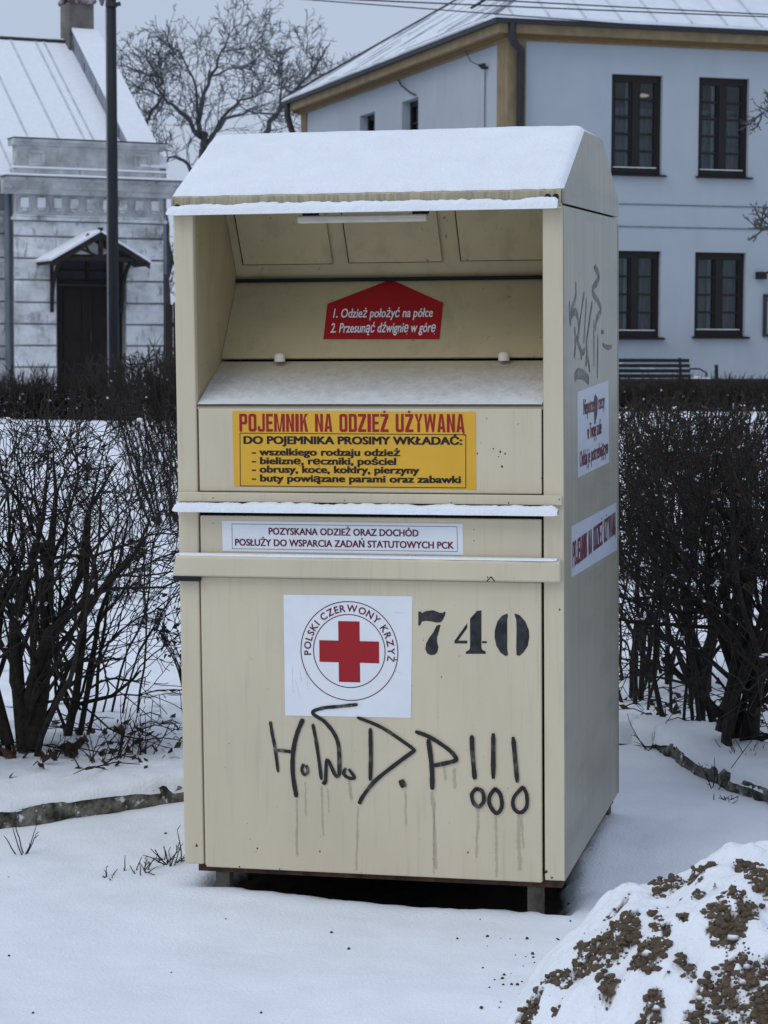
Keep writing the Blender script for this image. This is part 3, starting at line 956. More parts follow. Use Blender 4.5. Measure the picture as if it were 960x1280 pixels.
    st = mb().box((0.002, -0.012, 1.0385), (W - 0.006, -0.0005, 1.0655))
    rail = st.build('upper_rail', M['paint'], root, bevel=0.002)
    mb().box((-0.004, -0.040, 1.013), (W - 0.008, -0.0125, 1.0165)).build('rail_ledge', M['paint'], rail)
    mb().box((0.0625, 0.0045, 0.880), (W - 0.064, 0.022, 0.998)).build('middle_panel', M['paint'], root, bevel=0.003)
    br = mb()
    prb = [(-0.0005, 0.829), (-0.026, 0.829), (-0.030, 0.834), (-0.030, 0.880), (-0.026, 0.889), (-0.0005, 0.893)]
    br.prism(prb, 0.0, W - 0.009, 'yzx')
    # its bent left end
    for i, (x, y, z) in enumerate(br.v):
        if x + OFF[0] < 0.01:
            br.v[i] = (x - 0.012 * (0.893 - (z)) / 0.064 + 0.002, y - 0.004, z)
    bar = br.build('locking_bar', M['paint'], root, bevel=0.003)
    mb().box((-0.010, -0.027, 0.8145), (0.066, -0.001, 0.8285)).build('dark_slot', M['matt_black'], bar)  # black block painting in the dark of the slot under the bar
    mb().box((0.0625, -0.0035, -0.010), (W - 0.0645, 0.022, 0.8265)).build('door', M['paint'], root, bevel=0.004)
    # base frame and feet
    bf = mb(); bf.box((0.035, 0.02, -0.028), (W - 0.012, 0.06, -0.0055)).box((0.035, D - 0.06, -0.028), (W - 0.012, D - 0.02, -0.0055))
    bf.box((0.035, 0.0605, -0.027), (0.075, D - 0.0605, -0.0055)).box((W - 0.052, 0.0605, -0.027), (W - 0.012, D - 0.0605, -0.0055))
    bf.box((0.07, 0.07, -0.012), (W - 0.055, D - 0.07, -0.0058))
    bf.build('base_frame', M['rust'], root, bevel=0.002)
    for x, y in ((0.083, 0.03), (W - 0.112, 0.03), (0.083, D - 0.075), (W - 0.062, D - 0.06)):
        mb().box((x, y, -0.19), (x + 0.042, y + 0.045, -0.0285)).build('leg', M['galv'], root, bevel=0.003)

    # ---------------------------------------------------------------- snow lying on it
    def snow_sheet(name, xs, prof, th, seed, low_edge=0.02):
        """prof: list of (y, z, nx, nz, thickness)"""
        V = []; F = []; m = len(prof); n = len(xs)
        for i, x in enumerate(xs):
            ex = min(i, n - 1 - i) / 3.0
            ez = min(1, ex) ** 0.5
            for jn, (y, z, ny, nzz, t) in enumerate(prof):
                q = t * ez * (1 + 0.25 * float(fbm(np.array([x * 9.0]), np.array([jn * 0.35]), seed)[0]))
                V.append((x, y + ny * q, z + nzz * q + (-0.002 if ez == 0 else 0)))
        for i in range(n - 1):
            for k in range(m - 1):
                F.append((i * m + k, (i + 1) * m + k, (i + 1) * m + k + 1, i * m + k + 1))
        s = mb(); s.add(V, F)
        return s.build(name, M['snow'], root, smooth=True)
    # roof snow: from just above the band, over the ridge
    xs = np.linspace(-0.003, W + 0.000, 150)
    A_ = np.array([-0.004, 1.886]); B_ = np.array([0.402, 2.071]); C_ = np.array([0.766, 2.072])
    V = []; F = []
    nF, nT = 30, 8
    d1 = (B_ - A_) / np.linalg.norm(B_ - A_); L1 = np.linalg.norm(B_ - A_); n1 = np.array([-d1[1], d1[0]])
    m = nF + nT
    for i, x in enumerate(xs):
        ex = min(1.0, min(i, len(xs) - 1 - i) / 4.0); ez = math.sqrt(1 - (1 - ex) ** 2)
        start = 0.012 + 0.010 * float(fbm(np.array([x * 14]), np.array([0.3]), 7)[0]) + 0.006 * float(fbm(np.array([x * 70]), np.array([0.3]), 8)[0])
        for k in range(nF):
            t = k / (nF - 1.0)
            s = start + (L1 - start) * t
            edge = min(1.0, (s - start) / 0.028); e2 = math.sqrt(max(0, 1 - (1 - edge) ** 2))
            th = (0.017 + 0.004 * float(fbm(np.array([x * 5]), np.array([s * 8]), 9)[0]) + 0.0022 * float(fbm(np.array([x * 28]), np.array([s * 28]), 10)[0])) * e2 * ez
            nn = n1 if t < 0.97 else (n1 + np.array([0, 1.0])) / np.linalg.norm(n1 + np.array([0, 1.0]))
            p = A_ + d1 * s + nn * (th + 0.0005)
            V.append((x, p[0], p[1]))
        for k in range(1, nT + 1):
            t = k / nT
            p = B_ + (C_ - B_) * t
            th = 0.012 * ez * (1 - t) ** 0.5 + 0.0005
            V.append((x, p[0], p[1] + th))
    for i in range(len(xs) - 1):
        for k in range(m - 1):
            F.append((i * m + k, (i + 1) * m + k, (i + 1) * m + k + 1, i * m + k + 1))
    s = mb(); s.add(V, F); s.build('roof_snow', M['snow'], hood, smooth=True)

    def roll(name, x0, x1, y0, y1, z, hgt, seed, par):
        """rounded ridge of snow along a ledge"""
        xs = np.arange(x0, x1, 0.006); V = []; F = []; m = 11
        for i, x in enumerate(xs):
            e = min(1.0, min(x - x0, x1 - x) / 0.02); e = math.sqrt(max(0.0, 1 - (1 - e) ** 2))
            hh = hgt * e * (1 + 0.45 * float(fbm(np.array([x * 12]), np.array([0.2]), seed)[0]) + 0.35 * float(fbm(np.array([x * 60]), np.array([1.2]), seed + 1)[0]))
            ov = 0.004 + 0.006 * float(fbm(np.array([x * 22]), np.array([2.2]), seed + 2)[0])
            for k in range(m):
                a = math.pi * k / (m - 1)
                yy = (y0 + y1) / 2 - math.cos(a) * (abs(y1 - y0) / 2 + ov * (1 if k < m / 2 else 0))
                zz = z + hh * math.sin(a) ** 0.7 if 0 < k < m - 1 else z - (0.005 * e if k == 0 else 0)
                V.append((x, yy, zz))
        for i in range(len(xs) - 1):
            for k in range(m - 1):
                F.append((i * m + k, (i + 1) * m + k, (i + 1) * m + k + 1, i * m + k + 1))
        s = mb(); s.add(V, F); s.build(name, M['snow'], par, smooth=True)
    roll('lip_snow', -0.009, W - 0.006, -0.036, -0.0052, 1.8425, 0.024, 21, hood)
    roll('ledge_snow', -0.005, W - 0.010, -0.041, -0.0135, 1.0170, 0.021, 31, rail)
    roll('bar_snow', 0.004, W - 0.014, -0.026, -0.001, 0.8925, 0.0016, 41, bar)
    # thin dusting blown onto the shelf, thickest along its front
    ny_ = 36; nx_ = 150; V = []; F = []
    dv = Vector((0, 0.004 - 0.250, 1.303 - 1.424)); 
    for i in range(nx_ + 1):
        x = 0.061 + (W - 0.122) * i / nx_
        for k in range(ny_ + 1):
            t = k / ny_
            y = 0.250 + dv.y * t; z = 1.424 + dv.z * t
            th = 0.005 * max(0, t - 0.45 + 0.3 * float(fbm(np.array([x * 9]), np.array([t * 3]), 51)[0])) + 0.0006 * float(fbm(np.array([x * 60]), np.array([t * 30]), 52)[0]) + 0.0003
            V.append((x, y - 0.004 * 0 - th * 0.44 + 0.0, z + 0.0066 + th * 0.9))
    for i in range(nx_):
        for k in range(ny_):
            a_ = i * (ny_ + 1) + k
            F.append((a_, a_ + ny_ + 1, a_ + ny_ + 2, a_ + 1))
    s = mb(); s.add(V, F)
    M['dusting'] = mat('thin_snow_dusting', (0.72, 0.73, 0.73), 0.8, bump=0.2, bscale=200)
    n = M['dusting'].node_tree; b_ = n.nodes['Principled BSDF']
    tcn = n.nodes.new('ShaderNodeTexCoord'); sp = n.nodes.new('ShaderNodeSeparateXYZ'); n.links.new(tcn.outputs['Object'], sp.inputs[0])
    r1 = n.nodes.new('ShaderNodeMapRange'); r1.inputs['From Min'].default_value = 0.25 - D / 2; r1.inputs['From Max'].default_value = 0.0 - D / 2
    r1.inputs['To Min'].default_value = -0.32; r1.inputs['To Max'].default_value = 0.52
    n.links.new(sp.outputs['Y'], r1.inputs['Value'])
    no = n.nodes.new('ShaderNodeTexNoise'); no.inputs['Scale'].default_value = 26; no.inputs['Detail'].default_value = 14; no.inputs['Roughness'].default_value = 0.85
    n.links.new(tcn.outputs['Object'], no.inputs['Vector'])
    ad = n.nodes.new('ShaderNodeMath'); ad.operation = 'ADD'; n.links.new(r1.outputs[0], ad.inputs[0]); n.links.new(no.outputs['Fac'], ad.inputs[1])
    r2 = n.nodes.new('ShaderNodeMapRange'); r2.inputs['From Min'].default_value = 0.28; r2.inputs['From Max'].default_value = 0.95
    n.links.new(ad.outputs[0], r2.inputs['Value']); n.links.new(r2.outputs[0], b_.inputs['Alpha'])
    s.build('snow_dusting', M['dusting'], sh, smooth=True)

    # ---------------------------------------------------------------- stickers and writing
    def sticker(name, quad, y, m_, parent):
        """thin sheet on the front; quad = photo pixels tl,tr,br,bl"""
        p = [front(*q) for q in quad]
        s = mb(); s.prism([p[3], p[2], p[1], p[0]], y - 0.0007, y, 'xzy')
        return s.build(name, m_, parent)

    def fplane(y): return lambda a, b: (a, y, b)

    def line(w_, s, px0, px1, base, cap, y, bold):
        x0, z0 = front(px0, base); x1, z1 = front(px1, base + 0.004 * (px1 - px0))
        zc = front((px0 + px1) / 2, base)[1] - front((px0 + px1) / 2, base + cap)[1]
        write(w_, s, fplane(y), x0, x1, front((px0 + px1) / 2, base + 0.0)[1], zc, bold)

    def box_line(w_, pxq, y, t):
        p = [front(*q) for q in pxq]
        for i in range(4):
            a, b = np.array(p[i]), np.array(p[(i + 1) % 4])
            d = (b - a) / np.linalg.norm(b - a); nn = np.array([-d[1], d[0]]) * t / 2
            a2, b2 = a - d * t / 2, b - d * t / 2 - d * 0.0
            w_.add([(c_[0], y, c_[1]) for c_ in (a2 + nn, b2 + nn, b2 - nn, a2 - nn)], [(0, 1, 2, 3)])
    # yellow
    ys = 0.0040
    sg = sticker('yellow_sign', [(290, 514), (594, 515), (595, 612), (292, 608)], ys, M['yellow'], root)
    yy = ys - 0.0013
    s1 = mb(); xa_, za_ = front(299, 540); xb_, _z = front(580.5, 541)
    write_block(s1, 'POJEMNIK NA ODZIEŻ UŻYWANĄ', fplane(yy), xa_, xb_, front(440, 540)[1], front(440, 517.5)[1] - front(440, 540)[1], np.array([0, -1.0, 0])); s1.build('lettering', M['redink'], sg)
    s2 = mb()
    line(s2, 'DO POJEMNIKA PROSIMY WKŁADAĆ:', 304, 577.5, 555.3, 9.3, yy, 0.045)
    line(s2, '- wszelkiego rodzaju odzież', 314.5, 500, 569.6, 8.6, yy, 0.042)
    line(s2, '- bieliznę, ręczniki, pościel', 314.5, 495, 580.6, 8.6, yy, 0.042)
    line(s2, '- obrusy, koce, kołdry, pierzyny', 314.5, 524, 591.4, 8.6, yy, 0.042)
    line(s2, '- buty powiązane parami oraz zabawki', 314.5, 576, 602.8, 8.6, yy, 0.042)
    box_line(s2, [(299.6, 541.5), (582, 543.5), (582, 610), (300, 607.5)], yy + 0.0003, 0.0022)
    s2.build('lettering', M['ink'], sg)
    # white strip
    sg = sticker('white_strip_sign', [(277, 651), (578, 655), (579, 694), (278, 689)], ys, M['white'], root)
    s2 = mb()
    line(s2, 'POZYSKANA ODZIEŻ ORAZ DOCHÓD', 335.5, 523, 669.5, 8.3, yy, 0.030)
    line(s2, 'POSŁUŻY DO WSPARCIA ZADAŃ STATUTOWYCH PCK', 293.5, 567, 684, 8.3, yy, 0.030)
    s2.build('lettering', M['darkred'], sg)
    s3 = mb(); box_line(s3, [(289.5, 655), (571, 658.5), (571.5, 689.5), (290, 686)], yy + 0.0003, 0.0013); s3.build('border', M['ink'], sg)
    # emblem
    yd = -0.0040
    sg = sticker('emblem_sign', [(355, 743), (516, 745), (514, 897), (357, 894)], yd, M['white'], root)
    yy = yd - 0.0013
    cx, cz = front(437, 813.5)
    k = (front(497, 813)[0] - front(377, 813)[0]) / 120.0        # metres per photo pixel here
    rg = mb()
    for r in (60.5, 44.7):
        V = []; F = []
        for i in range(96):
            a = 2 * math.pi * i / 96
            for rr in (r - 0.55, r + 0.55):
                V.append((cx + rr * k * math.cos(a), yy, cz + rr * k * math.sin(a)))
        for i in range(96):
            j2 = (i + 1) % 96
            F.append((2 * i, 2 * i + 1, 2 * j2 + 1, 2 * j2))
        rg.add(V, F)
    rg.build('ring', M['darkred'], sg)
    txt = 'POLSKI CZERWONY KRZYŻ'
    gl_, wd = [], []
    for ch in txt:
        if ch == ' ':
            gl_.append(None); wd.append(0.42); continue
        v, f = glyphs(ch, 0.022)
        gl_.append((v, f)); wd.append(v[:, 0].max() - v[:, 0].min() + 0.13)
    tot = sum(wd); a0, a1 = R(187.5), R(-13.5)
    y0_, y1_ = cap_height(0.022); ks = 8.8 * k / (y1_ - y0_); rb = 47.8 * k
    lt = mb(); acc = 0
    for g_, wv in zip(gl_, wd):
        if g_ is not None:
            v, f = g_
            am = a0 + (a1 - a0) * (acc + wv / 2) / tot
            kx = abs(a1 - a0) * (rb + 4 * k) / tot
            cxm = (v[:, 0].max() + v[:, 0].min()) / 2
            er = np.array([math.cos(am), math.sin(am)]); et = np.array([math.sin(am), -math.cos(am)])
            lt.add([(cx + er[0] * (rb + (p[1] - y0_) * ks) + et[0] * (p[0] - cxm) * kx, yy, cz + er[1] * (rb + (p[1] - y0_) * ks) + et[1] * (p[0] - cxm) * kx) for p in v], f)
        acc += wv
    lt.build('lettering', M['darkred'], sg)
    cr = mb(); a_, l_ = 13.3 * k, 37.3 * k
    cx2, cz2 = front(437, 814.3)
    cr.add([(cx2 + x, yy, cz2 + z) for x, z in ((-a_, -l_), (a_, -l_), (a_, -a_), (l_, -a_), (l_, a_), (a_, a_), (a_, l_), (-a_, l_), (-a_, a_), (-l_, a_), (-l_, -a_), (-a_, -a_))], [tuple(range(12))])
    cr.build('red_cross', M['red'], sg)
    sc2 = mb()
    for i, (xa, ya, xb, yb) in enumerate(((366, 832, 367, 866), (375, 838, 378, 852), (383, 838, 386, 862), (492, 765, 506, 766), (370, 850, 376, 872), (494, 838, 503, 842))):
        P = [front(xa + (xb - xa) * t + rng.uniform(-.5, .5), ya + (yb - ya) * t) for t in np.linspace(0, 1, 5)]
        ribbon(sc2, P, 0.0018, lambda a, b, e=i: (a, yd - 0.0011 - 0.00005 * e, b), 0.5, rng)
    sc2.build('scuff', M['drip'], sg)
    # red pointed instruction sticker on the chute back
    bn = np.array([0, -(1.655 - 1.431), (0.4235 - 0.252)]); bn /= np.linalg.norm(bn)
    bo = np.array([0, 0.252, 1.431]) + bn * 0.0068
    up = np.array([0, 0.4235 - 0.252, 1.655 - 1.431]); up /= np.linalg.norm(up)
    def onback(px, py, e=0.0):
        return bplane(px, py, bn, bo + bn * e)
    def r1px(u, v): return 390 + u / 5.333, 340 + v / 5.333
    out = [(525, 50), (875, 205), (850, 448), (75, 448), (103, 212)]
    rs = mb(); V = [onback(*r1px(*q), 0.0007) for q in out] + [onback(*r1px(*q), 0.0) for q in out]
    rs.add(V, [(0, 1, 2, 3, 4), (9, 8, 7, 6, 5)] + [(i, 5 + i, 5 + (i + 1) % 5, (i + 1) % 5) for i in range(5)])
    sg = rs.build('red_sign', M['red'], root)
    s1 = mb()
    for s, u0, u1, b0, cap in (('1. Odzież położyć na półce', 140, 802, 304, 58), ('2. Przesunąć dźwignię w górę', 122, 820, 404, 62)):
        A = onback(*r1px(u0, b0), 0.0014); B2 = onback(*r1px(u1, b0), 0.0014); Cc = onback(*r1px((u0 + u1) / 2, b0 - cap), 0.0014); Mm = onback(*r1px((u0 + u1) / 2, b0), 0.0014)
        capm = float((Cc - Mm) @ up)
        write(s1, s, lambda a, b, A=A: tuple(A + np.array([1, 0, 0]) * a + up * b), 0.0, float(B2[0] - A[0]), 0.0, capm, 0.020)
    s1.build('lettering', M['white_ink'], sg)
    # flank posters
    def fl_quad(name, quad, m_):
        p = [flank(*q) for q in quad]
        s = mb(); s.prism(p, W + 0.0003, W + 0.001, 'yzx')
        return s.build(name, m_, root)
    def fl_line(w_, s, y0, y1, base, cap, bold):
        write(w_, s, lambda a, b: (W + 0.0017, a, b), y0, y1, base, cap, bold)
    sg = fl_quad('paper_notice', [(721, 490), (760, 475), (761, 578), (722, 597)], M['sidewhite'])
    s1 = mb(); fl_line(s1, 'Niepotrzebne rzeczy', 0.36, 0.82, 1.265, 0.045, 0.014); fl_line(s1, 'w Twojej szafie', 0.44, 0.75, 1.190, 0.045, 0.014)
    fl_line(s1, 'Oddaj je potrzebującym', 0.285, 0.90, 1.120, 0.045, 0.014); s1.build('lettering', M['darkred'], sg)
    ob = mb(); ob.add([(W + 0.002, y, z) for y, z in ((0.595, 1.225), (0.65, 1.25), (0.66, 1.30), (0.61, 1.315), (0.585, 1.27))], [(0, 1, 2, 3, 4)]); ob.build('ink_blot', M['ink'], sg)
    sg = fl_quad('long_paper_sign', [(714, 658), (770, 628), (771, 687), (714, 722)], M['sidewhite'])
    s1 = mb(); write_block(s1, 'POJEMNIK NA ODZIEŻ UŻYWANĄ', lambda a, b: (W + 0.0017, a, b), 0.14, 1.085, 0.850, 0.072, np.array([1.0, 0, 0])); s1.build('lettering', M['darkred'], sg)

    # ---------------------------------------------------------------- stencilled number
    def s5(u, v): return front(510 + u / 5.647, 750 + v / 5.647)
    polys = [[(75, 80), (95, 80), (98, 92), (130, 76), (180, 71), (225, 88), (248, 90), (256, 80), (268, 85), (262, 110), (248, 138), (232, 156), (205, 158), (170, 150), (130, 145), (100, 150), (88, 178), (75, 178)],
             [(205, 178), (232, 172), (222, 215), (208, 260), (207, 290), (216, 330), (210, 365), (192, 384), (165, 388), (138, 376), (124, 345), (130, 305), (150, 268), (180, 228)],
             [(420, 162), (420, 195), (356, 285), (420, 285), (420, 305), (330, 305), (330, 287)],
             [(440, 130), (490, 75), (520, 72), (520, 338), (528, 352), (550, 362), (550, 378), (410, 378), (412, 362), (432, 352), (440, 338)],
             [(525, 289), (558, 289), (558, 303), (525, 303)],
             [(698, 95), (662, 112), (632, 152), (614, 215), (613, 260), (625, 320), (655, 370), (690, 394), (708, 388), (702, 340), (702, 140), (708, 104)],
             [(752, 92), (790, 106), (830, 150), (854, 210), (858, 258), (848, 320), (820, 365), (790, 392), (768, 388), (766, 340), (768, 200), (766, 140), (756, 106)]]
    sn = mb()
    for q in polys:
        sn.add([(p[0], yd - 0.0004, p[1]) for p in (s5(*k_) for k_ in q)], [tuple(range(len(q)))])
    sn.build('stencilled_number', M['stencil'], root)

    # ---------------------------------------------------------------- graffiti
    gf = mb(); cnt = [0]
    def stroke(w_, pts, wpx, f, plane_y):
        cnt[0] += 1
        e = 0.00008 * cnt[0]
        P = [f(*q) for q in pts]
        ribbon(w_, P, wpx * k, lambda a, b: (a, plane_y - e, b), 0.10, rng)
    g6 = lambda u, v: front(325 + u / 4.8, 870 + v / 4.8)
    for pts, wpx in (([(65, 150), (75, 215), (95, 320), (112, 455)], 4.0), ([(108, 322), (190, 332)], 4.2),
                     ([(262, 135), (225, 225), (203, 330), (200, 460), (222, 605)], 5.6),
                     ([(266, 405), (254, 440), (270, 470), (290, 450), (280, 412)], 4.0),
                     ([(320, 165), (345, 300), (372, 500)], 4.4), ([(378, 512), (396, 512), (406, 380), (455, 472), (480, 472)], 4.4),
                     ([(480, 475), (475, 300), (440, 210), (380, 140)], 5.0), ([(390, 148), (318, 98), (380, 70), (480, 60), (590, 48)], 4.2),
                     ([(518, 428), (506, 465), (540, 490), (570, 485), (535, 435)], 4.0),
                     ([(665, 190), (668, 350), (665, 505)], 5.0), ([(585, 125), (740, 190), (932, 320)], 4.2), ([(938, 318), (800, 420), (690, 510), (620, 600), (598, 645)], 4.8),
                     ([(848, 500), (868, 545)], 8.0)):
        stroke(gf, pts, wpx, g6, -0.0064)
    g7 = lambda u, v: front(505 + u / 5.333, 895 + v / 5.333)
    for pts, wpx in (([(78, 100), (180, 140), (300, 220), (348, 275), (335, 298), (200, 328)], 5.0), ([(165, 150), (188, 330), (192, 488)], 5.8),
                     ([(455, 125), (460, 250), (475, 420)], 5.6), ([(598, 112), (598, 415)], 5.6), ([(730, 135), (758, 440)], 5.4),
                     ([(490, 475), (455, 520), (470, 580), (505, 600), (535, 560), (525, 500), (485, 480)], 4.8),
                     ([(615, 475), (575, 530), (575, 590), (620, 645), (655, 600), (645, 520), (608, 478)], 4.8),
                     ([(800, 465), (735, 540), (735, 610), (780, 640), (820, 600), (820, 520), (796, 468)], 4.6)):
        stroke(gf, pts, wpx, g7, -0.0064)
    gf.build('graffiti', M['marker'], root)
    dr = mb()
    for i, (x0, y0, x1, y1, wd_) in enumerate(((372, 998, 372, 1070, 3.5), (403, 982, 405, 1045, 3), (410, 985, 412, 1015, 2), (382, 978, 383, 1020, 2.5), (437, 975, 440, 1000, 4), (448, 1008, 446, 1088, 3), (541, 989, 546, 1086, 4.5),
                                  (544, 1000, 542, 1092, 2.5), (598, 1010, 596, 1072, 4), (620.5, 1020, 621.5, 1096, 4), (648, 1018, 650, 1088, 5.5), (652, 1020, 655, 1060, 3), (507, 988, 508, 1030, 2.5), (568, 960, 569, 985, 5), (556, 955, 557, 975, 4))):
        P = [front(x0 + (x1 - x0) * t + rng.uniform(-0.7, 0.7), y0 + (y1 - y0) * t) for t in np.linspace(0, 1, 6)]
        ribbon(dr, P, wd_ * k * 0.85, lambda a, b, e=i: (a, -0.0045 - 0.00006 * e, b), 0.35, rng)
    dr.build('ink_run', M['drip'], root)
    tg = mb()
    g8 = lambda u, v: flank(705 + u / 7.11, 320 + v / 7.11)
    for i, (pts, wm) in enumerate((([(275, 100), (312, 180), (300, 220), (250, 310), (300, 400), (328, 480), (292, 560), (278, 650)], .022), ([(103, 230), (104, 360), (70, 470), (55, 600), (47, 400)], .018),
                     ([(60, 540), (100, 495), (125, 560), (130, 690), (115, 740), (160, 860), (185, 830)], .02), ([(180, 320), (150, 520), (130, 680)], .016), ([(200, 370), (185, 620), (175, 780)], .012),
                     ([(250, 410), (220, 620), (200, 800), (230, 1030)], .018), ([(95, 630), (100, 800), (90, 900)], .018), ([(155, 920), (150, 850)], .018), ([(195, 980), (200, 880)], .018),
                     ([(265, 560), (265, 990)], .012), ([(300, 690), (295, 1090)], .012), ([(95, 1085), (118, 1048), (168, 1055), (218, 1105)], .028),
                     ([(332, 675), (350, 675)], .014), ([(345, 785), (385, 812), (420, 805)], .014), ([(275, 85), (275, 125)], .03))):
        P = [g8(*q) for q in pts]
        ribbon(tg, P, wm, lambda a, b, e=i: (W + 0.0006 + 0.00008 * e, a, b), 0.2, rng)
    tg.build('graffiti', M['greymarker'], root)
    cv = mb(); P = [front(611, 725), front(616, 719.5), front(621, 725)]
    for i, (a_, b_) in enumerate(((0, 1), (1, 2))): ribbon(cv, [P[a_], ((P[a_][0] + P[b_][0]) / 2, (P[a_][1] + P[b_][1]) / 2), P[b_]], 0.0035, lambda a, b, e=i: (a, -0.0309 - 0.00008 * e, b), 0.2, rng)
    cv.build('scratch_mark', M['rust'], bar)
    # chipped spots where the paint has rusted through
    ch = mb()
    for px, py, r, y in ((246, 1057, 2.6, 0), (625, 565, 1.6, 1), (631, 567, 1.3, 1), (623, 571, 1.0, 1), (627, 583, 1.8, 1), (616, 561, 1.2, 1), (608, 523, 1.0, 1), (596, 567, 1.2, 1), (677, 598, 1.4, 1), (700, 624, 1.1, 2),
                         (637, 628, 1.2, 2), (565, 628, 0.9, 2), (268, 622, 1.0, 2), (432, 625, 1.0, 2), (612, 720, 1.4, 3), (617, 720, 1.4, 3), (290, 700, 2.0, 3), (298, 697, 1.4, 3), (700, 762, 1.5, 0), (552, 846, 1.2, 4), (322, 1060, 1.6, 4), (400, 1064, 1.5, 4),
                         (258, 1081, 1.6, 4), (300, 1083, 1.4, 4), (350, 1086, 1.2, 4), (452, 1090, 1.0, 4), (592, 662, 0.9, 1), (592, 676, 0.9, 1), (585, 1065, 1.5, 4), (683, 1090, 2.2, 0), (690, 1097, 2.0, 0)):
        yv = {0: -0.0006, 1: 0.0038, 2: -0.0127, 3: -0.0308, 4: -0.0042}[y]
        x, z = front(px, py); nn = 7
        rr = [r * k * 0.75 * rng.uniform(0.5, 1.3) for _ in range(nn)]
        ch.add([(x + rr[i] * math.cos(6.283 * i / nn), yv, z + 1.3 * rr[i] * math.sin(6.283 * i / nn)) for i in range(nn)], [tuple(range(nn))])
    ch.build('rust_spot', M['rust'], root)
    return root


make_bin()


# ------------------------------------------------------------------ buildings
class Frame:
    """local frame of a building: u along its front (to the right), v into it, z up"""
    def __init__(self, O, th):
        self.O = np.array([O[0], O[1], 0.0]); self.th = th
        self.a = np.array([math.cos(th), math.sin(th), 0]); self.b = np.array([-math.sin(th), math.cos(th), 0])

    def fr(self, px, py, v=0.0):
        d = ray(px, py); c = np.array([0, 0, EYE]); o = self.O + self.b * v
        p = c + d * (self.b.dot(o - c) / self.b.dot(d))
        return float(self.a.dot(p - self.O)), float(p[2])

    def sd(self, px, py, u=0.0):
        d = ray(px, py); c = np.array([0, 0, EYE]); o = self.O + self.a * u
        p = c + d * (self.a.dot(o - c) / self.a.dot(d))
        return float(self.b.dot(p - self.O)), float(p[2])

    def root(self, name): return empty(name, tuple(self.O), self.th)


def wall_sheet(m_, u0, u1, z0, z1, holes, v=0.0, depth=0.25, swap=False):
    """wall with openings, reveals going in by depth. swap: wall lies in the plane u = v, first axis is v"""
    us = sorted({u0, u1, *[h[0] for h in holes], *[h[1] for h in holes]}); zs = sorted({z0, z1, *[h[2] for h in holes], *[h[3] for h in holes]})
    P = (lambda a, d, z: (d, a, z)) if swap else (lambda a, d, z: (a, d, z))
    for i in range(len(us) - 1):
        for j in range(len(zs) - 1):
            cu, cz = (us[i] + us[i + 1]) / 2, (zs[j] + zs[j + 1]) / 2
            if any(h[0] < cu < h[1] and h[2] < cz < h[3] for h in holes): continue
            m_.add([P(us[i], v, zs[j]), P(us[i + 1], v, zs[j]), P(us[i + 1], v, zs[j + 1]), P(us[i], v, zs[j + 1])], [(0, 1, 2, 3)])
    for a, b, c, d in holes:
        for (p, q) in (((a, c), (a, d)), ((b, c), (b, d)), ((a, d), (b, d)), ((a, c), (b, c))):
            m_.add([P(p[0], v, p[1]), P(q[0], v, q[1]), P(q[0], v + depth, q[1]), P(p[0], v + depth, p[1])], [(0, 1, 2, 3)])


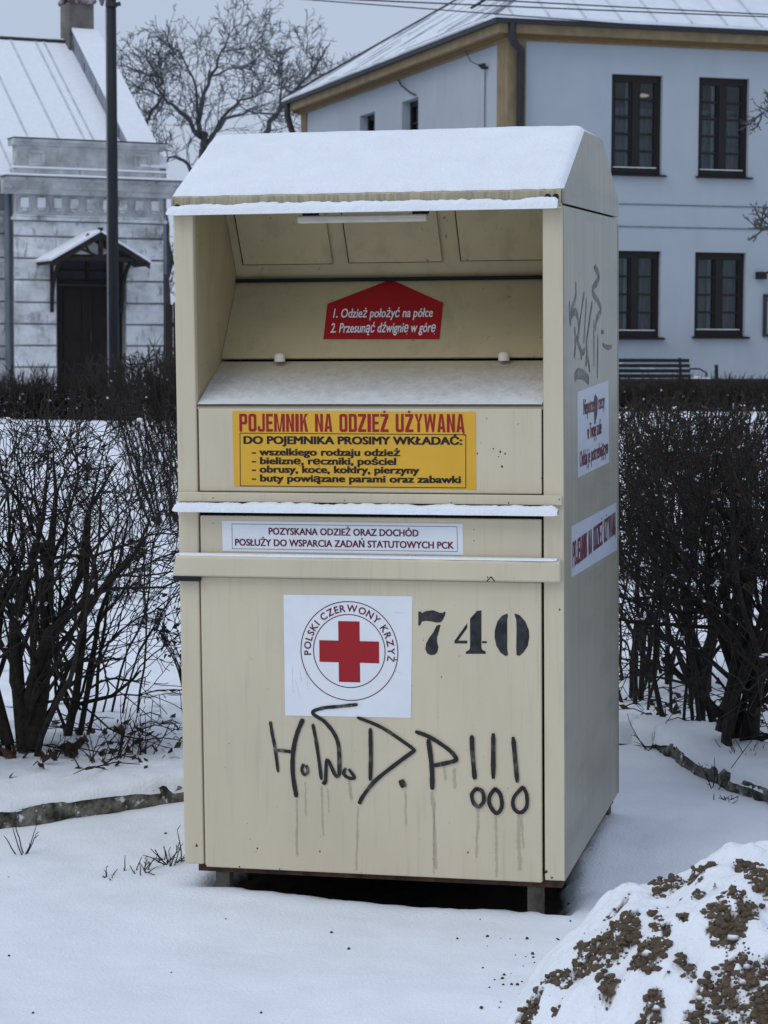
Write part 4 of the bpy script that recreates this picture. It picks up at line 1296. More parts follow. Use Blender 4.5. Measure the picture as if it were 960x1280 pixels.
# ---- old whitewashed chapel-like building on the left
def chapel():
    F = Frame(at(205, 500, 50.0), R(25))
    root = F.root('old_masonry_building')
    tag(root, 'old whitewashed building with rusticated walls, parapet and dark double door', 'building')
    fr = F.fr
    uL = fr(19, 400)[0]                       # left corner of the projecting front
    dx0, dx1 = fr(72, 420)[0], fr(157, 420)[0]
    dz1 = fr(110, 318)[1]; zb = fr(110, 500)[1]
    zcor0 = fr(100, 245)[1]; zcor1 = fr(100, 224)[1]
    bk = MB(); ins = 0.045
    wall_sheet(bk, uL + 0.02, -0.02, 0.0, zcor1, [(dx0, dx1, zb, dz1)], ins, 0.35)
    bk.box((-0.35, ins + 0.0, 0.0), (-0.02, 9.0, zcor1))
    bk.box((uL + 0.02, ins + 0.001, 0.0), (uL + 0.3, 0.9, zcor1))
    wl = bk.build('wall', M['joint'], root)
    # rusticated courses
    ys = [275.6, 295.5, 323, 350, 378, 405, 432, 459, 483]
    zs = [fr(50, y)[1] for y in ys]
    rng = random.Random(2)
    cs = MB()
    for zt, zb_ in zip(zs[:-1], zs[1:]):
        spans = [(uL, dx0 - 0.02), (dx1 + 0.02, 0.0)] if zb_ < dz1 - 0.05 else [(uL, 0.0)]
        for a, b in spans:
            cs.box((a, 0.0, zb_ + 0.018), (b, ins + 0.05, zt - 0.018))
        if zb_ < dz1 - 0.05 < zt - 0.1: cs.box((dx0 - 0.0195, 0.002, dz1 + 0.01), (dx1 + 0.0195, ins + 0.05, zt - 0.018))
    cs.build('ashlar_course', M['plaster'], wl, bevel=0.022, seg=2)
    ft = MB(); ft.box((uL - 0.06, -0.06, -0.3), (dx0 - 0.05, 0.1, zs[-1] - 0.02)).box((dx1 + 0.05, -0.06, -0.3), (0.06, 0.1, zs[-1] - 0.02))
    ft.build('plinth', M['plaster_dark'], wl, bevel=0.02)
    # string moulding, frieze with dentils, cornice
    tr = MB(); tr.box((uL - 0.07, -0.07, zs[0] - 0.0), (0.07, 0.06, zs[0] + 0.07)).box((uL - 0.035, -0.035, zs[0] + 0.0705), (0.035, 0.06, zs[0] + 0.12))
    tr.build('string_moulding', M['plaster'], wl, bevel=0.02)
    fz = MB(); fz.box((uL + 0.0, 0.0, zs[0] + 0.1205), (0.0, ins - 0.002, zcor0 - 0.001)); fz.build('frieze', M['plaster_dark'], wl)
    den = MB(); zd0, zd1 = fr(100, 264)[1], fr(100, 249)[1]
    for u in np.arange(uL + 0.12, 0.0, 0.36):
        den.box((u, -0.10, zd0 + 0.04), (u + 0.17, 0.05, zd1)).box((u + 0.03, -0.06, zd0 - 0.02), (u + 0.14, 0.05, zd0 + 0.0395))
    den.build('dentil_row', M['plaster'], wl, bevel=0.015)
    co = MB()
    h = zcor1 - zcor0
    pr = [(0.05, zcor0), (-0.10, zcor0), (-0.13, zcor0 + 0.25 * h), (-0.22, zcor0 + 0.35 * h), (-0.26, zcor0 + 0.7 * h), (-0.36, zcor0 + 0.8 * h), (-0.37, zcor1), (0.05, zcor1)]
    co.prism(pr, uL - 0.28, 0.30, 'yzx')
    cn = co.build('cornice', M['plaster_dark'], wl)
    sn = MB(); sn.box((uL - 0.31, -0.40, zcor1 + 0.002), (0.33, 0.0, zcor1 + 0.055)); sn.build('snow', M['snow'], cn, bevel=0.025, seg=3)
    dk = MB(); dk.box((uL - 0.32, -0.41, zcor1 - 0.012), (0.34, -0.02, zcor1 + 0.0015)); dk.build('drip_edge', M['tin'], cn)
    # parapet
    za, zb2, zc = zcor1, fr(100, 213)[1], fr(100, 176)[1]
    up0, up1 = fr(22, 195)[0], fr(201, 195)[0]
    pa = MB(); pa.box((up0 - 0.10, -0.02, za + 0.003), (up1 + 0.10, 0.42, zb2))
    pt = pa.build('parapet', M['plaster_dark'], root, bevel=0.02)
    pb = MB(); pb.box((up0, 0.06, zb2 + 0.001), (up1, 0.4, zc - 0.14)); 
    pb.prism([(0.06, zc - 0.139), (0.4, zc - 0.139), (0.4, zc), (-0.08, zc), (-0.08, zc - 0.05), (0.0, zc - 0.09)], up0 - 0.10, up1 + 0.12, 'yzx')
    pb.build('parapet_die', M['plaster_dark'], pt, bevel=0.012)
    for xa, xb in ((36, 57), (168, 190)):
        pn = MB()
        a, b = fr(xa, 195)[0], fr(xb, 195)[0]; m0, m1 = zb2 + 0.06, zc - 0.22
        for q in ((a, b, m1 - 0.07, m1), (a, b, m0, m0 + 0.07), (a, a + 0.08, m0 + 0.0705, m1 - 0.0705), (b - 0.08, b, m0 + 0.0705, m1 - 0.0705)):
            pn.box((q[0], 0.03, q[2]), (q[1], 0.059, q[3]))
        pn.build('parapet_moulding', M['plaster_dark'], pt, bevel=0.01)
    s2 = MB(); s2.box((up0 - 0.12, -0.04, zb2 + 0.002), (up1 + 0.12, 0.055, zb2 + 0.05)); s2.build('snow', M['snow'], pt, bevel=0.02, seg=3)
    s3 = MB(); s3.box((up0 - 0.11, -0.09, zc + 0.002), (up1 + 0.13, 0.41, zc + 0.022)); s3.build('coping_sheet', M['tin'], pt)
    # set back wing on the left with gutter and pipe
    ub = -14.0; vw = 0.55
    lw = MB(); lw.box((ub, vw + ins, 0), (uL + 0.0, vw + 0.5, fr(6, 221, vw)[1] - 0.02))
    lwo = lw.build('wing_wall', M['joint'], root)
    lc = MB()
    zl = [fr(5, y, vw)[1] for y in (262, 292, 322, 349, 377, 405, 433, 449, 484)]
    for zt, z0 in zip(zl[:-1], zl[1:]): lc.box((ub, vw, z0 + 0.018), (uL - 0.02, vw + ins + 0.02, zt - 0.018))
    lc.build('ashlar_course', M['plaster'], lwo, bevel=0.02)
    lm = MB(); ze = fr(5, 220, vw)[1]
    lm.prism([(vw + 0.02, ze - 0.5), (vw - 0.12, ze - 0.5), (vw - 0.16, ze - 0.3), (vw - 0.3, ze - 0.1), (vw - 0.3, ze - 0.02), (vw + 0.02, ze - 0.02)], ub, uL - 0.30, 'yzx')
    lm.build('wing_cornice', M['plaster_dark'], lwo)
    gt_ = MB(); gt_.box((ub, vw - 0.44, ze - 0.02), (uL - 0.33, vw - 0.30, ze + 0.09)); gt_.build('gutter', M['tin'], root)
    pp = MB(); ux = fr(14, 350)[0]
    pp.tube([(ux, vw - 0.35, ze - 0.02), (ux, vw - 0.25, ze - 0.35), (ux, 0.25, ze - 0.7), (ux, 0.25, 1.0), (ux, 0.2, 0.8), (ux - 0.35, -0.15, 0.62)], 0.068, 10)
    pp.build('downpipe', M['zinc'], root, smooth=True)
    # main roof, snow covered, ridge parallel to the front
    ve, vr = 0.1, 5.2
    zE = fr(5, 219, ve)[1]
    zR = fr(30, 50, vr)[1]
    sl_ = (zR - zE) / (vr - ve)
    rf = MB()
    nrm = -sl_ * F.b + np.array([0, 0, 1.0]); c = np.array([0, 0, EYE])
    def onroof(px, py, up=0.0):
        d = ray(px, py); p0 = F.O + F.b * ve + np.array([0, 0, zE + up])
        p = c + d * (nrm.dot(p0 - c) / nrm.dot(d))
        return float(F.a.dot(p - F.O)), float(F.b.dot(p - F.O))
    hgt = 0.26
    uA = np.mean([onroof(100, 80)[0], onroof(133, 145)[0]]); uB = np.mean([onroof(133, 72, hgt)[0], onroof(158, 120, hgt)[0], onroof(179, 158, hgt)[0]])
    uE = uA - 0.005
    rf.slab((ub, ve, zE), (uE, ve, zE), (uE, vr, zR), (ub, vr, zR), -0.12)
    rf.slab((ub, 2 * vr - ve, zE), (ub, vr + 0.01, zR - 0.003), (uE, vr + 0.01, zR - 0.003), (uE, 2 * vr - ve, zE), 0.12)
    roof = rf.build('roof', M['snow'], root)
    # lead ridge edge
    rd = MB(); rd.tube([(ub, vr, zR + 0.01), (uE, vr, zR + 0.01)], 0.05, 6); rd.build('ridge_roll', M['tin'], roof)
    sm = MB()
    for px, py in ((30, 85), (68, 100), (104, 150), (-6, 85), (-40, 90)):
        # where that seam meets the slope
        d = ray(px, py); c = np.array([0, 0, EYE])
        nrm = -sl_ * F.b + np.array([0, 0, 1.0])
        p0 = F.O + F.b * ve + np.array([0, 0, zE])
        p = c + d * (nrm.dot(p0 - c) / nrm.dot(d))
        u = float(F.a.dot(p - F.O))
        sm.slab((u - 0.025, ve, zE + 0.001), (u + 0.025, ve, zE + 0.001), (u + 0.025, vr, zR + 0.001), (u - 0.025, vr, zR + 0.001), 0.012)
    sm.build('roof_seam', M['seam'], roof)
    # gable parapet at the right end of the roof
    gp = MB(); gp.prism([(ve, zE - 2.0), (vr, zR - 2.0), (vr, zR + hgt + 0.12), (vr - 0.3, zR + hgt), (ve, zE + hgt)], uA, uB, 'yzx')
    gpo = gp.build('gable_parapet', M['lead'], root)
    gs = MB(); gs.slab((uA - 0.02, ve - 0.05, zE + hgt + 0.003), (uB + 0.03, ve - 0.05, zE + hgt + 0.003), (uB + 0.03, vr - 0.3, zR + hgt + 0.003), (uA - 0.02, vr - 0.3, zR + hgt + 0.003), 0.05)
    gs.build('snow', M['snow'], gpo)
    js = MB()
    for t in np.arange(0.12, 0.95, 0.16):
        js.box((uA - 0.006, ve + t * (vr - ve) - 0.02, zE + t * (zR - zE) + 0.02), (uA - 0.001, ve + t * (vr - ve) + 0.02, zE + t * (zR - zE) + hgt - 0.02))
    js.build('flashing_seam', M['tin'], gpo)
    ck = MB(); q0, q1 = fr(81, 20, vr)[0], fr(112, 20, vr)[0]
    ck.box((q0, vr - 0.32, zR - 0.2), (q1, vr + 0.35, fr(96, 6, vr)[1]))
    ch = ck.build('chimney', M['brick_grey'], root)
    ct = MB(); zt = fr(96, 6, vr)[1]
    for i in range(5):
        uu = q0 - 0.03 + (q1 - q0 + 0.06) * (i + 0.5) / 5
        ct.tube([(uu, vr - 0.42, zt + 0.04), (uu, vr + 0.02, zt + 0.26)], 0.075, 8); ct.tube([(uu, vr + 0.42, zt + 0.04), (uu, vr + 0.02, zt + 0.26)], 0.075, 8)
    ct.build('chimney_tiles', M['tile'], ch, smooth=True)
    # door
    vd = 0.22
    um = fr(118, 400)[0] if False else (dx0 + dx1) / 2
    fb = MB(); fb.box((dx0, vd, zb), (dx0 + 0.10, vd + 0.1, dz1)).box((dx1 - 0.10, vd, zb), (dx1, vd + 0.1, dz1)).box((dx0 + 0.1, vd, dz1 - 0.10), (dx1 - 0.1, vd + 0.1, dz1))
    ztr = fr(110, 353)[1]
    fb.box((dx0 + 0.1, vd, ztr - 0.05), (dx1 - 0.1, vd + 0.1, ztr + 0.05))
    dr = fb.build('door_frame', M['wood'], root, bevel=0.008)
    for a, b in ((dx0 + 0.105, um - 0.006), (um + 0.006, dx1 - 0.105)):
        lf = MB(); lf.box((a, vd + 0.03, zb + 0.02), (b, vd + 0.08, ztr - 0.055))
        w3 = b - a
        for z0, z1 in ((0.06, 0.30), (0.34, 0.52), (0.56, 0.94)):
            zz0, zz1 = zb + (ztr - zb) * z0, zb + (ztr - zb) * z1
            t_ = 0.035
            for q in ((a + 0.1, b - 0.1, zz0, zz0 + t_), (a + 0.1, b - 0.1, zz1 - t_, zz1), (a + 0.1, a + 0.1 + t_, zz0 + t_ + .001, zz1 - t_ - .001), (b - 0.1 - t_, b - 0.1, zz0 + t_ + .001, zz1 - t_ - .001)):
                lf.box((q[0], vd + 0.008, q[2]), (q[1], vd + 0.0295, q[3]))
        lf.build('door_leaf', M['wood'], dr)
    tl = MB(); tl.box((um - 0.03, vd + 0.02, ztr + 0.051), (um + 0.03, vd + 0.07, dz1 - 0.101)).box((dx0 + 0.101, vd + 0.03, ztr + 0.24), (um - 0.031, vd + 0.06, ztr + 0.265)).box((um + 0.031, vd + 0.03, ztr + 0.24), (dx1 - 0.101, vd + 0.06, ztr + 0.265))
    tl.build('transom_bar', M['wood_edge'], dr)
    tg_ = MB(); tg_.box((dx0 + 0.1, vd + 0.072, ztr + 0.05), (dx1 - 0.1, vd + 0.078, dz1 - 0.1)); tg_.build('transom_glass', M['tin'], dr)
    hd = MB(); zh = zb + 1.25; hd.box((um + 0.03, vd - 0.02, zh), (um + 0.07, vd + 0.03, zh + 0.22)); hd.build('door_handle', M['tin'], dr)
    # carpenter's canopy over the door
    vc = -1.0
    ax, az = fr(126, 294, vc); lx, lz = fr(58, 331, vc); rx, rz = fr(187, 332, vc)
    hx = min(ax - lx, rx - ax); hz = az - (lz + rz) / 2
    c1 = MB()
    th = 0.07
    cn_ = MB()
    cn_.slab((ax - hx, vc, az - hz), (ax, vc, az), (ax, 0.02, az), (ax - hx, 0.02, az - hz), 0.06)
    cn_.slab((ax, vc, az), (ax + hx, vc, az - hz), (ax + hx, 0.02, az - hz), (ax, 0.02, az), 0.06)
    cy_ = cn_.build('door_canopy', M['wood_edge'], root)
    cs_ = MB(); e = 0.063
    cs_.slab((ax - hx - 0.02, vc - 0.03, az - hz + e), (ax, vc - 0.03, az + e), (ax, 0.02, az + e), (ax - hx - 0.02, 0.02, az - hz + e), 0.07)
    cs_.slab((ax, vc - 0.03, az + e), (ax + hx + 0.02, vc - 0.03, az - hz + e), (ax + hx + 0.02, 0.02, az - hz + e), (ax, 0.02, az + e), 0.05)
    cs_.build('snow', M['snow'], cy_, bevel=0.02, seg=3)
    fb2 = MB()
    for s in (-1, 1):
        # barge boards
        fb2.slab((ax + s * hx, vc - 0.035, az - hz - 0.06), (ax, vc - 0.035, az - 0.06), (ax, vc - 0.035, az + 0.055), (ax + s * hx, vc - 0.035, az - hz + 0.055), 0.03 * s)
        xs_ = ax + s * hx * 0.72
        fb2.tube([(xs_, vc + 0.05, az - hz * 0.75), (xs_, -0.02, az - hz * 0.75)], 0.05, 4)
        pts = [(xs_, vc + 0.1, az - hz * 0.8)] + [(xs_, vc + 0.1 + 0.85 * math.sin(t), az - hz * 0.8 - 0.95 * (1 - math.cos(t))) for t in np.linspace(0.3, math.pi / 2, 6)]
        fb2.tube(pts, 0.045, 4)
        fb2.tube([(xs_, -0.03, az - hz * 0.8), (xs_, -0.03, az - hz * 0.8 - 1.1)], 0.045, 4)
    fb2.box((ax - hx * 0.82, vc, az - hz * 0.86), (ax + hx * 0.82, vc + 0.08, az - hz * 0.72))
    fb2.box((ax - 0.045, vc - 0.02, az - hz * 0.72), (ax + 0.045, vc + 0.06, az + 0.16))
    for s in (-1, 1):
        fb2.tube([(ax + s * 0.05, vc + 0.03, az - hz * 0.7), (ax + s * hx * 0.45, vc + 0.03, az - hz * 0.42)], 0.035, 4)
        pts = [(ax + s * 0.32 * math.sin(t), vc + 0.03, az - hz * 0.72 + 0.30 * (1 - math.cos(t))) for t in np.linspace(0.0, 2.2, 7)]
        fb2.tube(pts, 0.03, 4)
    fb2.build('canopy_timber', M['wood_edge'], cy_)
    # step
    sp = MB(); sp.box((dx0 - 0.2, -0.75, 0.0), (dx1 + 0.25, -0.061, zb - 0.01)); so_ = sp.build('step', M['plaster_dark'], root, bevel=0.02)
    ss = MB(); ss.box((dx0 - 0.2, -0.76, zb - 0.009), (dx1 + 0.25, -0.1, zb + 0.03)); ss.build('snow', M['snow'], so_, bevel=0.02, seg=2)
    # meter pipe on the wing wall
    p2 = MB(); za_ = fr(5, 449.5, vw)[1]; p2.tube([(ub, vw - 0.03, za_), (uL - 0.25, vw - 0.03, za_)], 0.03, 6).tube([(ub, vw - 0.03, za_ - 0.09), (uL - 0.25, vw - 0.03, za_ - 0.09)], 0.02, 6)
    p2.build('wall_pipe', M['tin'], root)


chapel()


# ---- two-storey white house on the right
def house():
    F = Frame(at(633, 470, 47.0), R(17))
    root = F.root('white_house')
    tag(root, 'two storey white house with ochre corner trim and snowy hipped roof', 'building')
    fr, sdp = F.fr, F.sd
    U = 17.0
    V = sdp(378, 150)[0]
    zt = fr(700, 52)[1]
    W_ = []
    for i, (xa, xb, ya, yb) in enumerate(((765, 827, 92, 219), (874, 935, 96, 222), (764, 825, 313, 422), (869, 931, 315, 421))):
        a, z1 = fr(xa, ya); b, z0 = fr(xb, yb)
        W_.append([a, b, z0, z1])
    for i, (xa, xb, ya, yb) in enumerate(((982, 1043, 100, 225), (982, 1043, 317, 422))):
        a, z1 = fr(xa, ya); b, z0 = fr(xb, yb)
        W_.append([a, b, W_[1 + 2 * i][2], W_[1 + 2 * i][3]])
    m = MB(); wall_sheet(m, 0.0, U, -0.3, zt, [tuple(w_) for w_ in W_], 0.0, 0.20)
    LW = []
    for xa, xb, ya in ((450, 468.5, 139), (502.5, 523, 121)):
        v0, z1 = sdp(xb, ya); v1, _ = sdp(xa, ya)
        LW.append((min(v0, v1), max(v0, v1), z1 - 2.15, z1))
    wall_sheet(m, 0.0, V, -0.3, zt, LW, 0.0, 0.28, swap=True)
    m.add([(U, 0, -0.3), (U, V, -0.3), (U, V, zt), (U, 0, zt)], [(0, 1, 2, 3)])
    m.add([(0, V, -0.3), (U, V, -0.3), (U, V, zt), (0, V, zt)], [(0, 1, 2, 3)])
    wl = m.build('wall', M['house'], root)
    # string courses across the front
    for y in (255.5, 283.5):
        z = fr(800, y)[1]
        b = MB(); b.box((0.9, -0.014, z - 0.012), (U, -0.001, z + 0.012)); b.build('string_course', M['zinc'], wl)
    # dim rooms
    rm = MB(); rm.box((0.5, 1.6, 0), (U - 0.4, 1.65, zt - 0.2)).box((1.4, 0.5, 0), (1.45, 1.55, zt - 0.2)).box((1.46, 0.25, fr(800, 268)[1]), (U - 0.5, 1.55, fr(800, 268)[1] + 0.05)).box((1.46, 0.25, zt - 0.15), (U - 0.5, 1.55, zt - 0.1))
    rm.box((1.5, 1.7, 0), (1.55, V - 0.4, zt - 0.2))
    rm.build('room_wall', M['room'], root)
    rng = random.Random(4)

    def window(a, b, z0, z1, upper, curt):
        v = 0.10; fw = 0.085
        f = MB(); f.box((a, v, z0), (a + fw, v + 0.08, z1)).box((b - fw, v, z0), (b, v + 0.08, z1)).box((a + fw, v, z1 - 0.15), (b - fw, v + 0.08, z1)).box((a + fw, v, z0), (b - fw, v + 0.08, z0 + 0.14))
        mid = (a + b) / 2
        f.box((mid - 0.07, v - 0.01, z0 + 0.1405), (mid + 0.07, v + 0.075, z1 - 0.1505))
        rows = 5 if upper else 4
        za, zb = z0 + 0.14, z1 - 0.15
        for c0, c1 in ((a + fw, mid - 0.07), (mid + 0.07, b - fw)):
            f.box((c0 + 0.0005, v + 0.02, za + 0.0005), (c0 + 0.045, v + 0.06, zb - 0.0005)).box((c1 - 0.045, v + 0.02, za + 0.0005), (c1 - 0.0005, v + 0.06, zb - 0.0005))
            for r in range(1, rows):
                zz = za + (zb - za) * r / rows
                f.box((c0 + 0.0455, v + 0.025, zz - 0.022), (c1 - 0.0455, v + 0.055, zz + 0.022))
        wo_ = f.build('window', M['frame'], root)
        p = MB(); p.box((a + fw, v + 0.062, za), (b - fw, v + 0.066, zb)); p.build('pane', M['glass'], wo_)
        c = MB()
        for x, w_ in curt:
            q = a + (b - a) * x; n = 8
            for k in range(n):
                x0 = q + w_ * k / n; x1 = q + w_ * (k + 1) / n; d0 = 0.22 + 0.02 * (k % 2); d1 = 0.22 + 0.02 * ((k + 1) % 2)
                c.add([(x0, d0, za - 0.05), (x1, d1, za - 0.05), (x1, d1, zb + 0.05), (x0, d0, zb + 0.05)], [(0, 1, 2, 3)])
        if c.v: c.build('curtain', M['curtain'], wo_)
        c = MB()  # pleated sheet added to lighten the panes
        for q in range(24):
            x0, x1 = a + fw + (b - a - 2 * fw) * q / 24, a + fw + (b - a - 2 * fw) * (q + 1) / 24
            d0, d1 = 0.30 + 0.012 * (q % 2), 0.30 + 0.012 * ((q + 1) % 2)
            c.add([(x0, d0, za - 0.05), (x1, d1, za - 0.05), (x1, d1, zb + 0.05 - (0.55 if upper else 0.0)), (x0, d0, zb + 0.05 - (0.55 if upper else 0.0))], [(0, 1, 2, 3)])
        c.build('pane_sheet', M['pane_grey'], wo_)
        s = MB(); s.prism([(v - 0.001, z0 + 0.03), (-0.10, z0 - 0.015), (-0.10, z0 - 0.045), (v - 0.001, z0 - 0.02)], a - 0.05, b + 0.08, 'yzx')
        so_ = s.build('sill', M['frame'], wo_)
        t = MB(); t.box((a + fw, v - 0.012, z0 + 0.142), (b - fw, v - 0.001, z0 + 0.158)); t.build('snow', M['snow'], wo_)

    for i, w_ in enumerate(W_):
        window(*w_, i in (0, 1, 4), [[(0.355, 0.07)], [(0.33, 0.07)], [(0.33, 0.08)], [(0.33, 0.07)], [(0.1, 0.2)], [(0.12, 0.2)]][i])
    for (v0, v1, z0, z1) in LW:
        f = MB(); u = 0.20; fw = 0.08
        f.box((u, v0, z0), (u + 0.07, v0 + fw, z1)).box((u, v1 - fw, z0), (u + 0.07, v1, z1)).box((u, v0 + fw, z1 - 0.12), (u + 0.07, v1 - fw, z1)).box((u, v0 + fw, z0), (u + 0.07, v1 - fw, z0 + 0.12))
        mid = (v0 + v1) / 2
        f.box((u + 0.01, mid - 0.06, z0 + 0.1205), (u + 0.065, mid + 0.06, z1 - 0.1205))
        for r in range(1, 5):
            zz = z0 + 0.12 + (z1 - z0 - 0.24) * r / 5
            for c0, c1 in ((v0 + fw, mid - 0.06), (mid + 0.06, v1 - fw)): f.box((u + 0.015, c0, zz - 0.02), (u + 0.055, c1, zz + 0.02))
        wo_ = f.build('window', M['frame'], root)
        p = MB(); p.box((u + 0.06, v0 + fw, z0 + 0.12), (u + 0.064, v1 - fw, z1 - 0.12)); p.build('pane', M['glass'], wo_)
        c = MB(); c.box((u + 0.15, v0 + 0.12, z0), (u + 0.155, v0 + 0.5, z1)); c.build('curtain', M['curtain'], wo_)
    # eaves: dark gutter line over two ochre mouldings, on both seen sides
    zg1 = fr(700, 29.5)[1]; zg0 = fr(700, 36.5)[1]; zo = fr(700, 46.5)[1]
    zg0 += 0.02
    ov = 0.34
    for nm, m_, o, a, b in (('gutter', M['tin'], ov + 0.10, zg0, zg1), ('cornice', M['ochre'], ov, zo, zg0 - 0.001), ('cornice_moulding', M['ochre_dark'], 0.20, zo - 0.07, zo - 0.001), ('cornice_moulding', M['ochre'], 0.10, zt - 0.02, zo - 0.071)):
        k = MB(); k.box((-o, -o, a), (U + o, -0.001, b)).box((-o, 0.0, a), (-0.001, V + o, b)).box((U + 0.001, 0.0, a), (U + o, V + o, b))
        k.build(nm, m_, root)
    # corner strip
    q = MB(); q1 = fr(657, 100)[0]
    q.box((-0.035, -0.035, -0.3), (q1, -0.001, zt - 0.021)).box((-0.035, 0.0, -0.3), (-0.001, 0.62, zt - 0.021)); q.build('corner_strip', M['ochre'], root)
    q = MB(); q.box((-0.035, V - 0.5, -0.3), (-0.001, V + 0.03, zt - 0.021)); q.build('corner_strip', M['ochre'], root)
    # downpipes
    p = MB(); ux = fr(648, 120)[0]
    p.tube([(ux - 0.28, -ov - 0.03, zg0 + 0.04), (ux - 0.28, -ov - 0.03, zo - 0.10), (ux - 0.23, -ov, zo - 0.2), (ux - 0.02, -0.2, zo - 0.33), (ux, -0.13, zo - 0.45), (ux, -0.13, 0.2)], 0.080, 10)
    for z in (4.4, 2.4): p.tube([(ux, -0.13, z), (ux, -0.13, z + 0.08)], 0.075, 10)
    p.build('downpipe', M['tin'], root, smooth=True)
    p = MB()
    p.tube([(-ov - 0.05, V + 0.1, zg0 + 0.03), (-ov - 0.05, V + 0.1, zo - 0.15), (-0.32, V - 0.05, zo - 0.5), (-0.18, V - 0.2, zo - 0.95), (-0.15, V - 0.25, zo - 1.2), (-0.15, V - 0.25, 0.2)], 0.085, 10)
    p.build('downpipe', M['tin'], root, smooth=True)
    # hipped roof
    e = ov + 0.12
    hz = 0.62
    zr0 = zg1 + 0.002
    half = (V + 2 * e) / 2
    zr1 = zr0 + half * hz
    ed = 0.05
    A = (-e, -e, zr0); B = (U + e, -e, zr0); C_ = (U + e, V + e, zr0); D_ = (-e, V + e, zr0)
    if U > V:
        r0 = (-e + half, V / 2, zr1); r1 = (U + e - half, V / 2, zr1)
    rf = MB()
    th = 0.06
    def lift(p): return (p[0], p[1], p[2] + th)
    rf.add([A, B, C_, D_, lift(A), lift(B), lift(C_), lift(D_), lift(r0), lift(r1)],
           [(3, 2, 1, 0), (0, 1, 5, 4), (1, 2, 6, 5), (2, 3, 7, 6), (3, 0, 4, 7), (4, 5, 9, 8), (5, 6, 9), (6, 7, 8, 9), (7, 4, 8)])
    rs = mat('roof_snow_thin', (0.76, 0.80, 0.85), 0.8, var=0.1, scale=2.5, bump=0.2, bscale=30)
    roof = rf.build('roof', rs, root)
    # standing seams on the front slope, thin gaps in the snow on the left one
    sm = MB()
    for u in np.arange(-0.1, U, 0.78):
        y1 = min(half, u + e, U + e - u)
        if y1 < 0.3: continue
        t1 = y1
        sm.slab((u - 0.018, -e, zr0 + th + 0.001), (u + 0.018, -e, zr0 + th + 0.001), (u + 0.018, -e + t1, zr0 + th + 0.001 + t1 * hz), (u - 0.018, -e + t1, zr0 + th + 0.001 + t1 * hz), 0.03)
    sm.build('roof_seam', M['seam'], roof)
    sm = MB()
    for i in range(120):
        vv = rng.uniform(-e + 0.3, V); y1 = min(half, vv + e, V + e - vv)
        s0 = rng.uniform(0.0, max(0.1, y1 - 0.6)); s1 = min(y1, s0 + rng.uniform(0.3, 1.4))
        wv = rng.uniform(0.008, 0.022)
        if s1 - s0 < 0.1: continue
        z = lambda s: zr0 + th + 0.001 + s * hz
        sm.slab((-e + s0, vv + wv, z(s0)), (-e + s0, vv - wv, z(s0)), (-e + s1, vv - wv, z(s1)), (-e + s1, vv + wv, z(s1)), 0.006)
    sm.build('bare_roof_streak', M['lead'], roof)
    sm = MB()  # dark strip for a gap in the roof snow
    for vv, s0, s1, wv in ((V * 0.345, 1.6, 4.2, 0.10),):
        z = lambda s: zr0 + th + 0.004 + s * hz
        sm.slab((-e + s0, vv + wv, z(s0)), (-e + s0, vv - wv, z(s0)), (-e + s1, vv - wv, z(s1)), (-e + s1, vv + wv, z(s1)), 0.05)
    sm.build('bare_roof_gap', M['tin'], roof)
    hp = MB(); hp.tube([lift(D_), lift(r0)], 0.045, 6); hp.tube([(lift(D_)[0] + 0.25, lift(D_)[1] - 0.6, lift(D_)[2] + 0.18), (r0[0] + 0.2, r0[1] - 0.5, r0[2] - 0.1)], 0.03, 5); hp.build('hip_roll', M['tin'], roof)
    hp = MB(); hp.tube([lift(A), lift(r0)], 0.03, 6); hp.tube([lift(r0), lift(r1)], 0.05, 6); hp.build('hip_roll', M['lead'], roof)
    ez = MB()
    for i in range(16):     # dark eave edge left bare at places on the left slope
        v0 = rng.uniform(-0.2, V - 1); ez.slab((-e - 0.003, v0 + rng.uniform(0.5, 1.6), zr0 + 0.01), (-e - 0.003, v0, zr0 + 0.01), (-e + 0.10, v0, zr0 + th + 0.005 + 0.10 * hz), (-e + 0.10, v0 + 0.8, zr0 + th + 0.005 + 0.10 * hz), 0.003)
    ez.build('eave_edge', M['tin'], roof)
    # iron hook and cables on the left wall
    hk = MB(); v0, z0 = sdp(610, 85); hk.tube([(-0.002, v0, z0), (-0.16, v0, z0 + 0.02), (-0.2, v0, z0 + 0.07)], 0.03, 6); hk.tube([(-0.10, v0, z0 - 0.03), (-0.10, v0, z0 + 0.09)], 0.05, 6)
    hk.build('cable_hook', M['tin'], root)
    cb = MB(); v1, z1 = sdp(590, 64)
    cb.tube([(-0.16, v0, z0 + 0.03), (-0.2, (v0 + v1) / 2, (z0 + z1) / 2 - 0.05), (-0.15, v1, z1)], 0.010, 5)
    cb.tube([(-0.03, v0 + 0.1, z0), (-0.03, v0 + 0.1, 0.5)], 0.011, 5)
    pts = [sdp(x, y) for x, y in ((494, 80), (497, 92), (504, 107), (514, 115), (522, 119))]
    cb.tube([(-0.05, p_[0], p_[1]) for p_ in pts], 0.018, 5)
    cb.build('wall_cable', M['wire'], root)
    # things belonging to the front
    def put(px, py, v): 
        u, z = fr(px, py, v); p_ = F.O + F.a * u + F.b * v; return Vector((p_[0], p_[1], z)), u
    # ceiling lamp glowing behind the first upper window
    u, z = fr(804, 119, 0.9)
    lm = empty('ceiling_lamp', tuple(F.O + F.a * u + F.b * 0.9 + np.array([0, 0, z])), F.th)
    tag(lm, 'small lit lamp hanging behind the upper window nearest the ochre corner', 'lamp')
    b = MB(); b.tube([(0, 0, 0.035), (0, 0, 0.0), (0, 0, -0.035)], [0.02, 0.13, 0.09], 12); b.build('lamp_shade', M['lamp'], lm)
